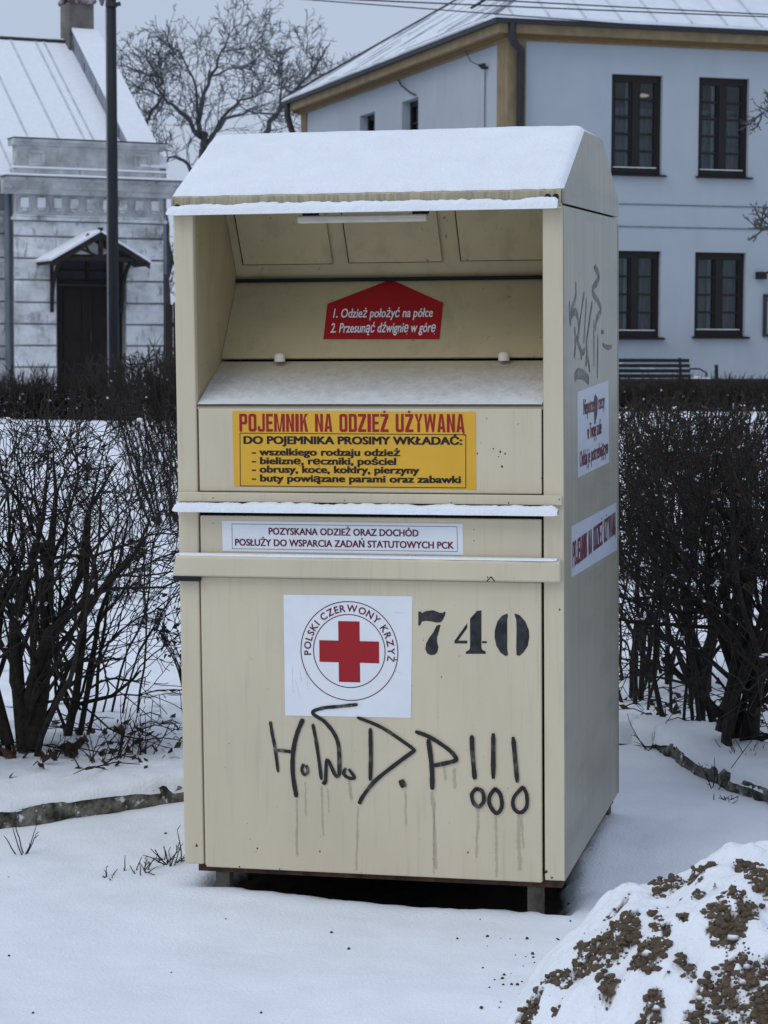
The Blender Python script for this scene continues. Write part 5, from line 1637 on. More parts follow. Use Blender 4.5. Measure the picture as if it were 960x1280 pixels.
    b = MB(); b.tube([(0, 0, 0.036), (0, 0, 0.45)], 0.01, 5); b.build('cord', M['wire'], lm)
    # wall lamp
    u0, z0 = fr(944, 349); u1, z1 = fr(955, 340)
    wl_ = empty('wall_lamp', tuple(F.O + F.a * u0 + np.array([0, 0, z0])), F.th)
    tag(wl_, 'small black lamp box on the white wall above the notice board', 'wall lamp')
    b = MB(); b.box((0, -0.16, 0), (u1 - u0, -0.002, z1 - z0)); b.build('lamp_housing', M['matt_black'], wl_, bevel=0.01)
    b = MB(); b.tube([(u1 - u0 - 0.02, -0.10, z1 - z0 - 0.03), (u1 - u0 + 0.09, -0.22, z1 - z0 + 0.02)], 0.022, 6); b.build('bracket', M['matt_black'], wl_)
    # notice board
    u0, z0 = fr(953, 421); u1, z1 = fr(985, 368)
    nb = empty('notice_board', tuple(F.O + F.a * u0 + np.array([0, 0, z0])), F.th)
    tag(nb, 'dark framed notice board on the white wall at the right edge', 'notice board')
    ww, hh = u1 - u0, z1 - z0
    b = MB(); b.box((0, -0.07, 0), (0.07, -0.002, hh)).box((ww - 0.07, -0.07, 0), (ww, -0.002, hh)).box((0.07, -0.07, 0), (ww - 0.07, -0.002, 0.06)).box((0.07, -0.07, hh - 0.06), (ww - 0.07, -0.002, hh)); b.build('frame', M['tin'], nb)
    b = MB(); b.box((0.071, -0.03, 0.061), (ww - 0.071, -0.004, hh - 0.061)); b.build('board', M['board'], nb)
    b = MB(); b.box((0.12, -0.034, 0.08), (0.36, -0.0305, 0.20)).box((0.10, -0.034, hh - 0.15), (0.4, -0.0305, hh - 0.08)); b.build('dark_strip', M['tin'], nb)
    # bench
    p0, u0 = put(862, 471, -0.75)
    bn = empty('park_bench', (p0.x, p0.y, 0), F.th); zg = gz(p0.x, p0.y); bn.location.z = zg
    tag(bn, 'dark slatted bench standing in front of the white house wall', 'bench')
    zt_ = fr(850, 447.5, -0.75)[1] - zg; Lb = 2.3
    zs_ = zt_ - 0.50
    for k in range(4):
        z = zt_ - 0.05 - k * 0.105
        b = MB(); b.box((-Lb, 0.02 - 0.03 * k, z - 0.04), (0, 0.05 - 0.03 * k, z + 0.035)); b.build('back_slat', M['bench'], bn, bevel=0.006)
    for k in range(4):
        b = MB(); b.box((-Lb, -0.20 - 0.115 * k, zs_ - 0.02), (0, -0.11 - 0.115 * k, zs_ + 0.015)); b.build('seat_slat', M['bench'], bn, bevel=0.006)
    s = MB()
    for z_, x0, x1 in ((zt_ - 0.115, -1.9, -1.5), (zt_ - 0.22, -2.2, -1.7), (zt_ - 0.22, -1.1, -0.8)): s.box((x0, -0.02, z_ - 0.003), (x1, 0.015, z_ + 0.012))
    s.build('snow', M['snow'], bn)
    for x in (-0.18, -Lb + 0.18):
        b = MB(); b.tube([(x, 0.10, zt_), (x, 0.02, zs_ - 0.02), (x, 0.08, 0)], 0.028, 6).tube([(x, -0.55, zs_ - 0.04), (x, -0.58, 0)], 0.028, 6).tube([(x, 0.0, zs_ - 0.045), (x, -0.56, zs_ - 0.045)], 0.025, 6)
        b.build('leg', M['bench'], bn)
    for x in (0.03, -Lb - 0.03):
        b = MB(); b.tube([(x, 0.05, zt_ - 0.22), (x + 0.10 * (1 if x > 0 else -1), -0.2, zt_ - 0.22), (x + 0.14 * (1 if x > 0 else -1), -0.45, zt_ - 0.30), (x + 0.13 * (1 if x > 0 else -1), -0.52, zs_ - 0.03)], 0.018, 6); b.build('armrest', M['bench'], bn)
    # low dark wall before the house
    p0, u0 = put(600, 472, -3.2); p1, u1 = put(1080, 473.5, -3.2)
    lw = empty('low_wall', (F.O + F.b * -3.2)[:3], F.th); zg = 0.40
    lw.location.z = 0.0
    tag(lw, 'low dark wall with a wet top in front of the white house', 'wall')
    ztop = fr(900, 473.5, -3.2)[1]
    b = MB(); n = 60; us = np.linspace(fr(640, 472, -3.2)[0], 15, n)
    b.box((us[0], 0, -0.1), (us[-1], 0.22, ztop - 0.06)); b.build('wall_body', M['wallstone'], lw)
    b = MB(); b.box((us[0] - 0.03, -0.03, ztop - 0.0595), (us[-1], 0.25, ztop)); b.build('coping', M['wallstone'], lw, bevel=0.01)
    b = MB(); ub_ = fr(873, 472, -3.2)[0]; rr = random.Random(2)
    blob(b, (ub_, 0.1, ztop + 0.0), (0.10, 0.1, 0.05), rr); blob(b, (ub_ + 0.22, 0.1, ztop), (0.1, 0.08, 0.025), rr); b.build('snow', M['snow'], lw, smooth=True)
    # stake
    pz, us_ = put(897, 473, -2.7)
    st = MB(); st.tube([(0, 0, 0), (-0.03, 0, fr(894, 456, -2.7)[1] - gz(pz.x, pz.y))], 0.035, 6)
    s_ = st.build('stake', M['wood'], None); s_.location = (pz.x, pz.y, gz(pz.x, pz.y)); tag(s_, 'short dark stake leaning behind the low wall beside the bench', 'stake')


house()


# ------------------------------------------------------------------ pole, wires, fence
def pole_and_wires():
    Y = 38.0
    p0 = at(143, 512, Y); p1 = at(139.2, 0, Y)
    g0 = gz(p0.x, p0.y)
    r = empty('utility_pole', (p0.x, p0.y, g0))
    tag(r, 'tall dark utility pole standing in front of the old building door', 'utility pole')
    lean = (p1.x - p0.x) / (p1.z - p0.z); h = 8.3
    def X(z): return lean * z
    b = MB(); b.tube([(0, 0, -0.2), (X(h * .5), 0, h * .5), (X(h), 0, h)], [0.092, 0.084, 0.074], 12); b.build('shaft', M['steel_pole'], r, smooth=True)
    b = MB(); b.tube([(-0.085, -0.02, 0.0), (X(h * .5) - 0.080, -0.02, h * .5), (X(h) - 0.072, -0.02, h)], 0.022, 6); b.build('conduit', M['pipe_light'], r)
    b = MB()
    zb = at(139, 6, Y).z - g0
    for dz in (0, 0.30): b.tube([(X(zb + dz), 0, zb + dz - 0.035), (X(zb + dz), 0, zb + dz + 0.035)], 0.098, 12)
    b.build('clamp', M['tin'], r)
    b = MB(); b.tube([(X(zb) + 0.06, 0, zb), (X(zb) + 0.15, 0, zb + 0.02)], 0.035, 8); b.build('insulator', M['tin'], r)
    b = MB(); b.tube([(X(zb), 0, zb + 0.28), (X(zb) - 0.16, -0.02, zb + 0.29)], 0.015, 6)
    b.tube([(X(zb) - 0.16, -0.02, zb + 0.30), (X(zb) - 0.16, -0.02, zb + 0.20), (X(zb) - 0.155, -0.02, zb + 0.08), (X(zb) - 0.15, -0.02, zb - 0.02)], [0.03, 0.045, 0.05, 0.02], 10); b.build('lamp_bracket', M['zinc'], r)
    top = Vector((p0.x + X(zb + 0.4), Y, g0 + zb + 0.33))
    def wire(a, b, sag, rad):
        pts = []
        for t in np.linspace(0, 1, 40):
            p = a.lerp(b, t); p.z -= sag * 4 * t * (1 - t); pts.append(p)
        m = MB(); m.tube(pts, rad, 5); return m.build('overhead_wire', M['wire'])
    q = at(960, 42, 40.0); dirv = q - top
    o = wire(top, top + dirv * 2.2, 0.02, 0.010)
    tag(o, 'thin black cable running from the utility pole in front of the eaves', 'cable', 'cables crossing in front of the snowy roof')
    for dz, nm in ((0, 'upper cable of the close pair crossing the snowy roof of the white house'), (-0.075, 'lower cable of the close pair crossing the snowy roof of the white house')):
        a = at(690, 0, 36.0) + Vector((0, 0, dz)); b_ = at(960, 14.5, 38.0) + Vector((0, 0, dz * 0.5)); d = b_ - a
        o = wire(a - d * 2.5, b_ + d * 2.0, 0.05, 0.011)
        tag(o, nm, 'cable', 'cables crossing in front of the snowy roof')
    # board fence between the building and the bin
    p = at(207.5, 480, 47.0); q = at(207.5, 379, 47.0); g0 = gz(p.x, p.y)
    f = empty('board_fence', (p.x, p.y, g0)); tag(f, 'tall dark board fence end between the old building and the bin', 'fence')
    hh = q.z - g0; rng = random.Random(1)
    for i in range(12):
        b = MB(); b.box((i * 0.15, 0, 0), (i * 0.15 + 0.142, 0.03, hh + rng.uniform(-0.03, 0.03))); b.build('board', M['wood'], f)
    b = MB(); b.box((0, 0.031, hh * 0.75), (1.8, 0.08, hh * 0.75 + 0.1)).box((0, 0.031, hh * 0.2), (1.8, 0.08, hh * 0.2 + 0.1)); b.build('rail', M['wood'], f)


pole_and_wires()


# ------------------------------------------------------------------ plants
def rot_about(d, ang, az):
    d = d.normalized(); a = d.orthogonal().normalized(); b = d.cross(a)
    return (d * math.cos(ang) + (a * math.cos(az) + b * math.sin(az)) * math.sin(ang)).normalized()


def grow(rng, out, p, d, L, r, lv, spec):
    """out: list of MB per level; spec[lv] = (segments, wiggle, up, children, child angle, child length, child radius, sides)"""
    sg, wig, upk, nch, ang, cl, cr, sides = spec[lv]
    pts = [p.copy()]; dirs = [d.copy()]; q = p.copy(); dd = d.copy()
    for i in range(sg):
        dd = (dd + Vector((rng.gauss(0, wig), rng.gauss(0, wig), rng.gauss(0, wig) + upk))).normalized()
        q = q + dd * (L / sg)
        if 'zmax' in spec and q.z > spec['zmax'] * (1 - 0.16 * rng.random() ** 2):
            dd = Vector((dd.x, dd.y, -abs(dd.z) * 0.1)).normalized() if dd.xy.length > 0.3 else dd
            if i > 0: break
        pts.append(q.copy()); dirs.append(dd.copy())
    sg = len(pts) - 1
    if sg < 1: return pts
    rad = [max(spec['min'], r * (1 - 0.72 * i / sg)) for i in range(sg + 1)]
    out[lv].tube(pts, rad, sides, cap=False)
    if lv + 1 in spec:
        n = nch if isinstance(nch, int) else rng.randint(*nch)
        for k in range(n):
            t = rng.uniform(spec.get('t0', 0.25), 1.0)
            i = min(sg - 1, int(t * sg)); f = t * sg - i
            b = pts[i].lerp(pts[i + 1], f)
            grow(rng, out, b, rot_about(dirs[i + 1], ang * rng.uniform(0.6, 1.4), rng.uniform(0, 6.283)), L * cl * rng.uniform(0.55, 1.2) * (1.15 - 0.5 * t), rad[i] * cr, lv + 1, spec)
    return pts


def leaf_quad(mb, c, s, rng, flat=0.5):
    n = Vector((rng.gauss(0, flat), rng.gauss(0, flat), 1)).normalized(); a = rot_about(n, math.pi / 2, rng.uniform(0, 6.28)); b = n.cross(a)
    w_ = rng.uniform(0.45, 0.75); cup = n * s * rng.uniform(-0.3, 0.3)
    c = Vector(c)
    mb.add([c - a * s, c - a * s * 0.2 + b * s * w_ + cup, c + a * s, c - a * s * 0.2 - b * s * w_ + cup, c + cup * -0.6], [(0, 4, 1), (1, 4, 2), (2, 4, 3), (3, 4, 0)])


def shrub(name, x, y, seed, n, height, lean, spread, label, cat, group=None, snow=0, leaves=0, trunk=(), twigm='twig', spec=None, tilt=0.35, rbase=0.012):
    rng = random.Random(seed)
    z = gz(x, y) - 0.02
    root = empty(name, (x, y, z))
    tag(root, label, cat, group)
    spec = dict(spec) if spec else {'min': 0.0016, 't0': 0.22, 'zmax': 1.33,
                    0: (12, 0.15, 0.08, (4, 6), 0.80, 0.58, 0.50, 6),
                    1: (8, 0.20, 0.06, (4, 6), 0.85, 0.50, 0.55, 4),
                    2: (6, 0.22, 0.05, (1, 3), 0.80, 0.55, 0.70, 3),
                    3: (3, 0.18, 0.05, 0, 0, 0, 0, 3)}
    out = [MB() for _ in range(4)]
    tips = []
    for k in range(n):
        a = rng.uniform(0, 6.283); rr = spread * math.sqrt(rng.random())
        b = Vector((rr * math.cos(a), rr * math.sin(a) * 0.8, 0))
        d = Vector((lean[0] + tilt * math.cos(a) * rng.uniform(0.2, 1.3), lean[1] + tilt * 0.8 * math.sin(a) * rng.uniform(0.2, 1.3), 1)).normalized()
        tips += grow(rng, out, b, d, height * rng.uniform(0.75, 1.1), rbase * rng.uniform(0.7, 1.5), 0, spec)
    for pts, r in trunk:
        out[0].tube(pts, r, 8, cap=False)
        for i in range(1, len(pts)):
            for k in range(2):
                dd = (Vector(pts[i]) - Vector(pts[i - 1])).normalized()
                grow(rng, out, Vector(pts[i - 1]).lerp(Vector(pts[i]), rng.random()), rot_about(dd, 0.7, rng.uniform(0, 6.28)), height * 0.55, r[i] * 0.6, 1, spec)
    st = MB(); st.v = out[0].v + out[1].v; nb = len(out[0].v); st.f = out[0].f + [tuple(i + nb for i in f) for f in out[1].f]
    st.build('stems', M['bark'], root, smooth=True)
    tw = MB(); nb = len(out[2].v); tw.v = out[2].v + out[3].v; tw.f = out[2].f + [tuple(i + nb for i in f) for f in out[3].f]
    tw.build('twigs', M[twigm], root)
    allv = out[1].v + out[2].v
    if snow:
        s = MB()
        for k in range(snow):
            v = Vector(allv[rng.randrange(len(allv))])
            if v.z < 0.25: continue
            ln = rng.uniform(0.004, 0.010) * (1.8 if rng.random() < 0.06 else 1); a = rng.uniform(0, 3.14)
            for j in range(rng.randint(1, 4)):
                c = v + Vector((math.cos(a) * ln * 1.3 * j, math.sin(a) * ln * 1.3 * j, 0.003 + rng.uniform(-0.5, 0.5) * ln + 0.35 * ln * j))
                blob(s, c, (ln * rng.uniform(0.7, 1.2), ln * 0.7, ln * rng.uniform(0.4, 0.7)), rng, 6, 4)
        s.build('snow_clumps', M['snow'], root, smooth=True)
    if leaves:
        l = MB()
        for k in range(leaves):
            v = Vector(allv[rng.randrange(len(allv))]); leaf_quad(l, v, rng.uniform(0.012, 0.026), rng, 1.2)
        l.build('leaves', M['leaf'] if twigm != 'dl' else M['darkleaf'], root)
    return root


def V3(px, py, Y, root):  # helper for hand placed main stems: photo pixel on a plane at distance Y, relative to the plant's base
    return at(px, py, Y) - root


def base_at(px, py, zoff=0.085):
    d = ray(px, py); z = 0.1
    for i in range(4):
        t = (z - EYE) / d[2]; z = float(ground_h(np.array([t * d[0]]), np.array([t * d[1]]))[0])
    return t * d[0], t * d[1]


# left bed: a clump of several trunks by the picture edge, arching branches to the right
bx, by = base_at(34, 938); b0 = Vector((bx, by, gz(bx, by) - 0.02))
def rel(b, Y, *pp): return [at(x, y, Y + dy) - b for x, y, dy in pp]
LG, RG = 'leafless shrubs in the bed left of the bin', 'leafless shrubs in the bed right of the bin'
shrub('bare_shrub', bx, by, 11, 3, 1.10, (0.16, -0.03), 0.09, 'thick many stemmed bare shrub at the left edge with branches arching right', 'shrub', LG, snow=22, leaves=14,
      trunk=[(rel(b0, by, (40, 935, 0), (52, 870, 0), (58, 790, .02), (62, 700, .05), (70, 620, .1), (66, 560, .12)), [.030, .027, .023, .017, .008, .002]),
             (rel(b0, by, (30, 938, 0), (22, 850, 0), (18, 780, -.03), (40, 700, -.1), (55, 640, -.12), (60, 570, -.15)), [.026, .024, .021, .015, .008, .002]),
             (rel(b0, by, (36, 935, 0), (40, 850, -.02), (60, 790, -.08), (130, 735, -.15), (170, 690, -.2), (185, 655, -.22)), [.022, .019, .016, .012, .008, .004]),
             (rel(b0, by, (30, 880, 0), (60, 810, -.02), (100, 720, .08), (110, 640, .1), (150, 570, .15)), [.018, .016, .013, .008, .002]),
             (rel(b0, by, (10, 930, 0), (-10, 850, 0), (0, 760, .05), (30, 690, .1), (20, 600, .1)), [.024, .02, .016, .008, .002])], rbase=0.010)
bx, by = base_at(97, 920); b0 = Vector((bx, by, gz(bx, by) - 0.02))
shrub('bare_shrub', bx, by, 12, 2, 1.0, (0.14, 0.0), 0.05, 'slender bare shrub with three thin stems right of the thick one', 'shrub', LG, snow=8, leaves=6,
      trunk=[(rel(b0, by, (84, 922, 0), (95, 870, 0), (104, 800, 0), (108, 720, 0), (112, 640, 0), (130, 560, .05)), [.016, .014, .012, .010, .006, .002]),
             (rel(b0, by, (100, 918, 0), (112, 850, 0), (124, 770, 0), (150, 700, -.05), (160, 650, -.08)), [.011, .010, .008, .006, .003]),
             (rel(b0, by, (90, 900, 0), (98, 880, 0), (140, 870, 0), (165, 850, 0), (176, 838, 0)), [.008, .008, .007, .005, .003])], rbase=0.007)
bx, by = base_at(-75, 965)
shrub('bare_shrub', bx, by, 13, 9, 1.2, (0.12, -0.02), 0.11, 'bare shrub growing half outside the left picture edge', 'shrub', LG, snow=10)
bx, by = base_at(0, 905)
shrub('bare_shrub', bx, by, 14, 6, 1.2, (0.20, 0.0), 0.16, 'dense bare shrub behind the thick one at the left edge', 'shrub', LG, snow=20, leaves=10, rbase=0.009)
bx, by = base_at(120, 890)
shrub('bare_shrub', bx, by, 15, 6, 1.2, (-0.12, 0.05), 0.22, 'airy bare shrub behind the slender one, leaning left', 'shrub', LG, snow=6, rbase=0.006)
# right bed
bx, by = base_at(905, 925); b0 = Vector((bx, by, gz(bx, by) - 0.02))
shrub('bare_shrub', bx, by, 21, 8, 1.22, (-0.02, -0.03), 0.09, 'stout bare shrub at the right with snowy bent limbs over the kerb', 'shrub', RG, snow=40, leaves=80,
      trunk=[(rel(b0, by, (905, 915, 0), (920, 850, 0), (930, 790, 0), (935, 730, .05), (940, 660, .08), (930, 590, .1)), [.034, .030, .026, .020, .010, .002]),
             (rel(b0, by, (922, 800, 0), (890, 770, -.03), (862, 745, -.06), (830, 700, -.1), (800, 650, -.1)), [.020, .018, .015, .011, .006]),
             (rel(b0, by, (940, 940, 0), (945, 860, -.05), (960, 780, -.08), (975, 700, -.1), (960, 620, -.1)), [.024, .022, .018, .010, .002]),
             (rel(b0, by, (930, 930, 0), (950, 840, -.02), (935, 770, 0), (900, 700, .05), (870, 640, .1)), [.018, .016, .013, .008, .002]),
             (rel(b0, by, (948, 700, .1), (915, 650, .05), (880, 625, 0), (845, 605, 0)), [.012, .010, .006, .002])], rbase=0.011)
bx, by = base_at(862, 903); b0 = Vector((bx, by, gz(bx, by) - 0.02))
shrub('bare_shrub', bx, by, 22, 7, 1.15, (-0.05, 0.0), 0.10, 'bare shrub with a leaning stem between the bin and the stout shrub', 'shrub', RG, snow=32, leaves=50,
      trunk=[(rel(b0, by, (893, 908, 0), (880, 860, 0), (868, 800, 0), (858, 760, 0), (845, 700, 0), (850, 620, .05)), [.016, .014, .012, .010, .006, .002]),
             (rel(b0, by, (885, 870, 0), (850, 845, 0), (828, 823, 0)), [.013, .012, .010]),
             (rel(b0, by, (870, 860, 0), (845, 810, 0), (820, 790, 0), (800, 788, 0)), [.008, .007, .005, .003])], rbase=0.008)
bx, by = base_at(798, 880); b0 = Vector((bx, by, gz(bx, by) - 0.02))
shrub('bare_shrub', bx, by, 23, 12, 1.18, (0.02, 0.02), 0.22, 'thin bare shrub growing close beside the bin flank', 'shrub', RG, snow=32, leaves=50,
      trunk=[(rel(b0, by, (801, 875, 0), (803, 830, 0), (806, 785, 0), (835, 745, 0), (870, 705, 0)), [.012, .011, .010, .006, .002])], rbase=0.007)
bx, by = base_at(1015, 960)
shrub('bare_shrub', bx, by, 24, 12, 1.25, (-0.08, -0.02), 0.12, 'bare shrub growing half outside the right picture edge', 'shrub', RG, snow=32, leaves=50)
bx, by = base_at(930, 865)
shrub('bare_shrub', bx, by, 25, 13, 1.25, (0.0, 0.0), 0.22, 'dense bare shrub behind the stout one at the right', 'shrub', RG, snow=28, leaves=70, rbase=0.009, twigm='brown_twig')
bx, by = base_at(835, 850)
shrub('bare_shrub', bx, by, 26, 12, 1.25, (0.0, 0.0), 0.22, 'dense bare shrub behind the thin one beside the bin', 'shrub', RG, snow=25, leaves=60, rbase=0.009, twigm='brown_twig')

# evergreen-leaved sprig bush half behind the bin
def leafy():
    x, y = base_at(236, 885); z = gz(x, y)
    r = empty('leafy_bush', (x, y, z)); tag(r, 'small bush with dark narrow leaves half hidden behind the bin', 'bush')
    rng = random.Random(6); st = MB(); lf = MB()
    for k in range(9):
        d = Vector((rng.uniform(-0.5, 0.25), rng.uniform(-0.3, 0.3), 1)).normalized(); p = Vector((rng.uniform(-.03, .03), 0, 0)); pts = [p]
        for i in range(8):
            d = (d + Vector((rng.gauss(-0.03, .10), rng.gauss(0, .10), rng.gauss(0.02, .08)))).normalized(); p = p + d * 0.055; pts.append(p.copy())
            if i > 2:
                for j in range(3): leaf_quad(lf, p + Vector((rng.gauss(0, .025), rng.gauss(0, .025), rng.gauss(0, .02))), rng.uniform(0.010, 0.020), rng, 1.5)
        st.tube(pts, [0.006 - 0.0006 * i for i in range(9)], 4, cap=False)
    st.build('stems', M['bark'], r); lf.build('leaves', M['darkleaf'], r)
    # a long bare shoot trailing out to the left
leafy()

# upright brown bush further back, beside the bin's left edge
UP = {'min': 0.0030, 't0': 0.15, 'zmax': 1.34, 0: (9, 0.05, 0.06, (4, 6), 0.40, 0.55, 0.6, 5), 1: (6, 0.08, 0.12, (2, 4), 0.45, 0.5, 0.6, 3), 2: (4, 0.10, 0.10, (1, 2), 0.4, 0.5, 0.7, 3), 3: (3, 0.1, 0.1, 0, 0, 0, 0, 3)}
x, y = base_at(230, 655, 0.12)
shrub('upright_bush', x, y, 31, 46, 1.6, (-0.10, 0.0), 0.30, 'tall upright brown bush half hidden behind the left side of the bin', 'bush', snow=10, leaves=12, twigm='brown_twig', spec=dict(UP, zmax=1.38), tilt=0.36, rbase=0.009)
# loose hedge row further back on the right
UPR = dict(UP)
for i, (px, Y, nm) in enumerate(((790, 14.0, 'upright brown bush behind the shrubs, nearest to the bin flank'), (850, 14.6, 'upright brown bush behind the shrubs, second from the bin flank'),
                                 (905, 14.0, 'upright brown bush behind the shrubs, third from the bin flank'), (965, 14.4, 'upright brown bush behind the shrubs at the right picture edge'))):
    p = at(px, 700, Y)
    UPR['zmax'] = 1.17
    shrub('upright_bush', p.x, p.y, 41 + i, 22, 1.0, (0, 0), 0.24, nm, 'bush', 'upright bushes behind the right bed', snow=9, leaves=16, twigm='brown_twig', spec=UPR, tilt=0.35, rbase=0.008)


# clipped low hedges far back, before the buildings
def far_hedge(x0, x1, Y, h, seed, label, ntw, tall=0.0):
    rng = random.Random(seed); xm = (x0 + x1) / 2; z = gz(xm, Y)
    r = empty('low_hedge', (xm, Y, z)); tag(r, label, 'hedge')
    st = MB(); tw = MB(); sn = MB()
    for k in range(ntw):
        x = rng.uniform(x0, x1) - xm; yv = rng.uniform(-0.45, 0.45)
        hh = h * rng.uniform(0.75, 1.12) + (tall * rng.random() ** 3 if tall else 0)
        d = Vector((rng.gauss(0, .18), rng.gauss(0, .12), 1)); p = Vector((x, yv, -0.02)); pts = [p]
        for i in range(4):
            d = (d + Vector((rng.gauss(0, .12), rng.gauss(0, .12), 0))).normalized(); p = p + d * hh / 4; pts.append(p.copy())
        st.tube(pts, [0.012, 0.010, 0.008, 0.006, 0.003], 3, cap=False)
        for j in range(5):
            q = pts[rng.randint(1, 4)]; dd = rot_about(Vector((0, 0, 1)), rng.uniform(0.2, 0.9), rng.uniform(0, 6.28)); L = h * rng.uniform(0.2, 0.45)
            tw.tube([q, q + dd * L * 0.5, q + dd * L + Vector((0, 0, L * 0.1))], [0.006, 0.005, 0.003], 3, cap=False)
        if rng.random() < 0.07: blob(sn, pts[rng.randint(1, 3)], (rng.uniform(.012, .03), .02, .014), rng, 6, 4)
    st.build('stems', M['bark'], r); tw.build('twigs', M['brown_twig'], r); sn.build('snow_clumps', M['snow'], r)


far_hedge(-7.6, -3.75, 35.5, 0.46, 51, 'low dark clipped hedge before the old building and its door', 900, 0.35)
far_hedge(-3.7, -2.0, 35.8, 0.64, 52, 'scrubby dark hedge end beside the board fence', 320, 0.5)
far_hedge(2.5, 9.2, 39.5, 0.44, 53, 'long low brown hedge before the low wall of the white house', 1200, 0.16)


# trees
TS = {'min': 0.009, 't0': 0.12, 0: (8, 0.10, 0.04, (9, 12), 0.85, 0.45, 0.5, 6), 1: (7, 0.17, 0.05, (4, 6), 0.75, 0.5, 0.55, 4), 2: (5, 0.22, 0.03, (2, 3), 0.7, 0.55, 0.6, 3), 3: (4, 0.22, 0.02, 0, 0, 0, 0, 3)}


def tree(label, Y, limbs, seed, group=None, spec=TS, twl=2.4):
    """limbs: list of [(px,py,dY,radius_m) ...], the first one is the trunk starting on the ground"""
    rng = random.Random(seed)
    g0 = limbs[0][0]; p0 = at(g0[0], 500, Y + g0[2]); z = gz(p0.x, p0.y)
    r = empty('bare_tree', (p0.x, p0.y, z)); tag(r, label, 'tree', group)
    b = Vector((p0.x, p0.y, z))
    out = [MB() for _ in range(4)]
    for li, limb in enumerate(limbs):
        pts = []
        for i, (px, py, dy, rad) in enumerate(limb):
            pts.append((at(px, py, Y + dy) - b) if not (li == 0 and i == 0) else Vector((0, 0, -0.2)))
        # smooth the polyline with small kinks
        P = []; Rr = []
        for i in range(len(pts) - 1):
            for t in (0, 0.34, 0.67):
                q = pts[i].lerp(pts[i + 1], t)
                if t > 0: q += Vector((rng.gauss(0, .05), rng.gauss(0, .08), rng.gauss(0, .05)))
                P.append(q); Rr.append(0.64 * (limb[i][3] * (1 - t) + limb[i + 1][3] * t))
        P.append(pts[-1]); Rr.append(limb[-1][3])
        out[0].tube(P, Rr, 8, cap=False)
        if li == 0: continue
        n = len(P)
        for i in range(1, n):
            f = i / n
            for k in range(1 if f < 0.5 else 2):
                dd = (P[i] - P[i - 1]).normalized()
                grow(rng, out, P[i], rot_about(dd, rng.uniform(0.4, 1.0), rng.uniform(0, 6.28)), twl * rng.uniform(0.5, 1.0) * (1.1 - 0.5 * f), max(0.014, Rr[i] * 0.28), 1, spec)
        grow(rng, out, P[-1], (P[-1] - P[-2]).normalized(), twl * 0.6, max(0.015, Rr[-1]), 1, spec)
    out[0].build('trunk', M['tree_bark'], r, smooth=True)
    cr = MB()
    for o in out[1:]:
        nb = len(cr.v); cr.v += o.v; cr.f += [tuple(i + nb for i in f) for f in o.f]
    cr.build('crown', M['tree_bark'], r)


TG = 'bare trees behind the two buildings'
tree('large bare tree spreading between the two buildings behind the bin', 72.0, [
    [(256, 500, 0, .34), (254, 330, 0, .27), (252, 230, 0, .22), (256, 188, 0, .19)],
    [(256, 188, 0, .17), (250, 165, 0, .14), (252, 130, .5, .11), (263, 95, 1, .08), (276, 65, 1.2, .05), (292, 35, 1.5, .02)],
    [(252, 172, 0, .13), (238, 152, -.8, .11), (215, 130, -1.5, .08), (196, 118, -2.2, .05), (168, 105, -3, .02)],
    [(257, 180, 0, .12), (275, 152, .6, .09), (300, 125, 1.2, .06), (330, 115, 1.8, .04), (360, 108, 2.4, .02)],
    [(260, 178, 0, .10), (282, 148, -1, .08), (310, 138, -1.6, .06), (338, 142, -2.2, .03)],
    [(250, 150, 0, .09), (245, 110, -.5, .06), (230, 75, -1, .04), (212, 58, -1.4, .02)],
    [(263, 95, 1, .06), (290, 85, .4, .045), (315, 78, 0, .02)],
    [(252, 235, 0, .12), (235, 205, -.6, .09), (218, 196, -1, .06), (202, 205, -1.4, .03)],
    [(276, 65, 1.2, .04), (300, 62, 1.6, .03), (318, 52, 2, .015)]], 61, TG)
tree('bare tree rising directly behind the right end of the old building', 62.0, [
    [(209, 500, 0, .22), (208, 380, 0, .19), (207, 300, 0, .16), (203, 240, 0, .12)],
    [(203, 240, 0, .11), (188, 180, 0, .09), (182, 160, 0, .085), (186, 150, 0, .08), (200, 125, .4, .06), (203, 100, .8, .04), (201, 78, 1, .02)],
    [(183, 160, 0, .07), (172, 143, -.5, .05), (160, 140, -1, .03)],
    [(203, 118, .4, .05), (190, 95, 0, .035), (172, 88, -.5, .02)],
    [(207, 330, 0, .06), (214, 325, .5, .05), (225, 345, .8, .03)]], 62, TG, twl=1.7)
tree('bare tree leaning right toward the far corner of the white house', 78.0, [
    [(318, 500, 0, .28), (318, 330, 0, .24), (316, 220, 0, .2), (325, 175, 0, .17)],
    [(325, 175, 0, .16), (345, 145, .4, .13), (368, 115, .8, .10), (394, 85, 1.2, .06)],
    [(348, 140, .4, .08), (352, 110, 0, .05), (350, 80, -.5, .02)],
    [(394, 85, 1.2, .05), (384, 70, 1, .03), (380, 60, 1, .015)],
    [(385, 96, 1.2, .04), (405, 92, 1.5, .03), (418, 98, 1.8, .015)],
    [(368, 115, .8, .05), (340, 105, .2, .03), (322, 95, -.4, .02)]], 63, TG, twl=1.9)
TR = {'min': 0.004, 't0': 0.15, 0: TS[0], 1: (7, 0.16, 0.03, (5, 7), 0.6, 0.45, 0.55, 4), 2: (5, 0.15, 0.02, (2, 3), 0.6, 0.5, 0.6, 3), 3: (3, 0.2, 0.02, 0, 0, 0, 0, 3)}
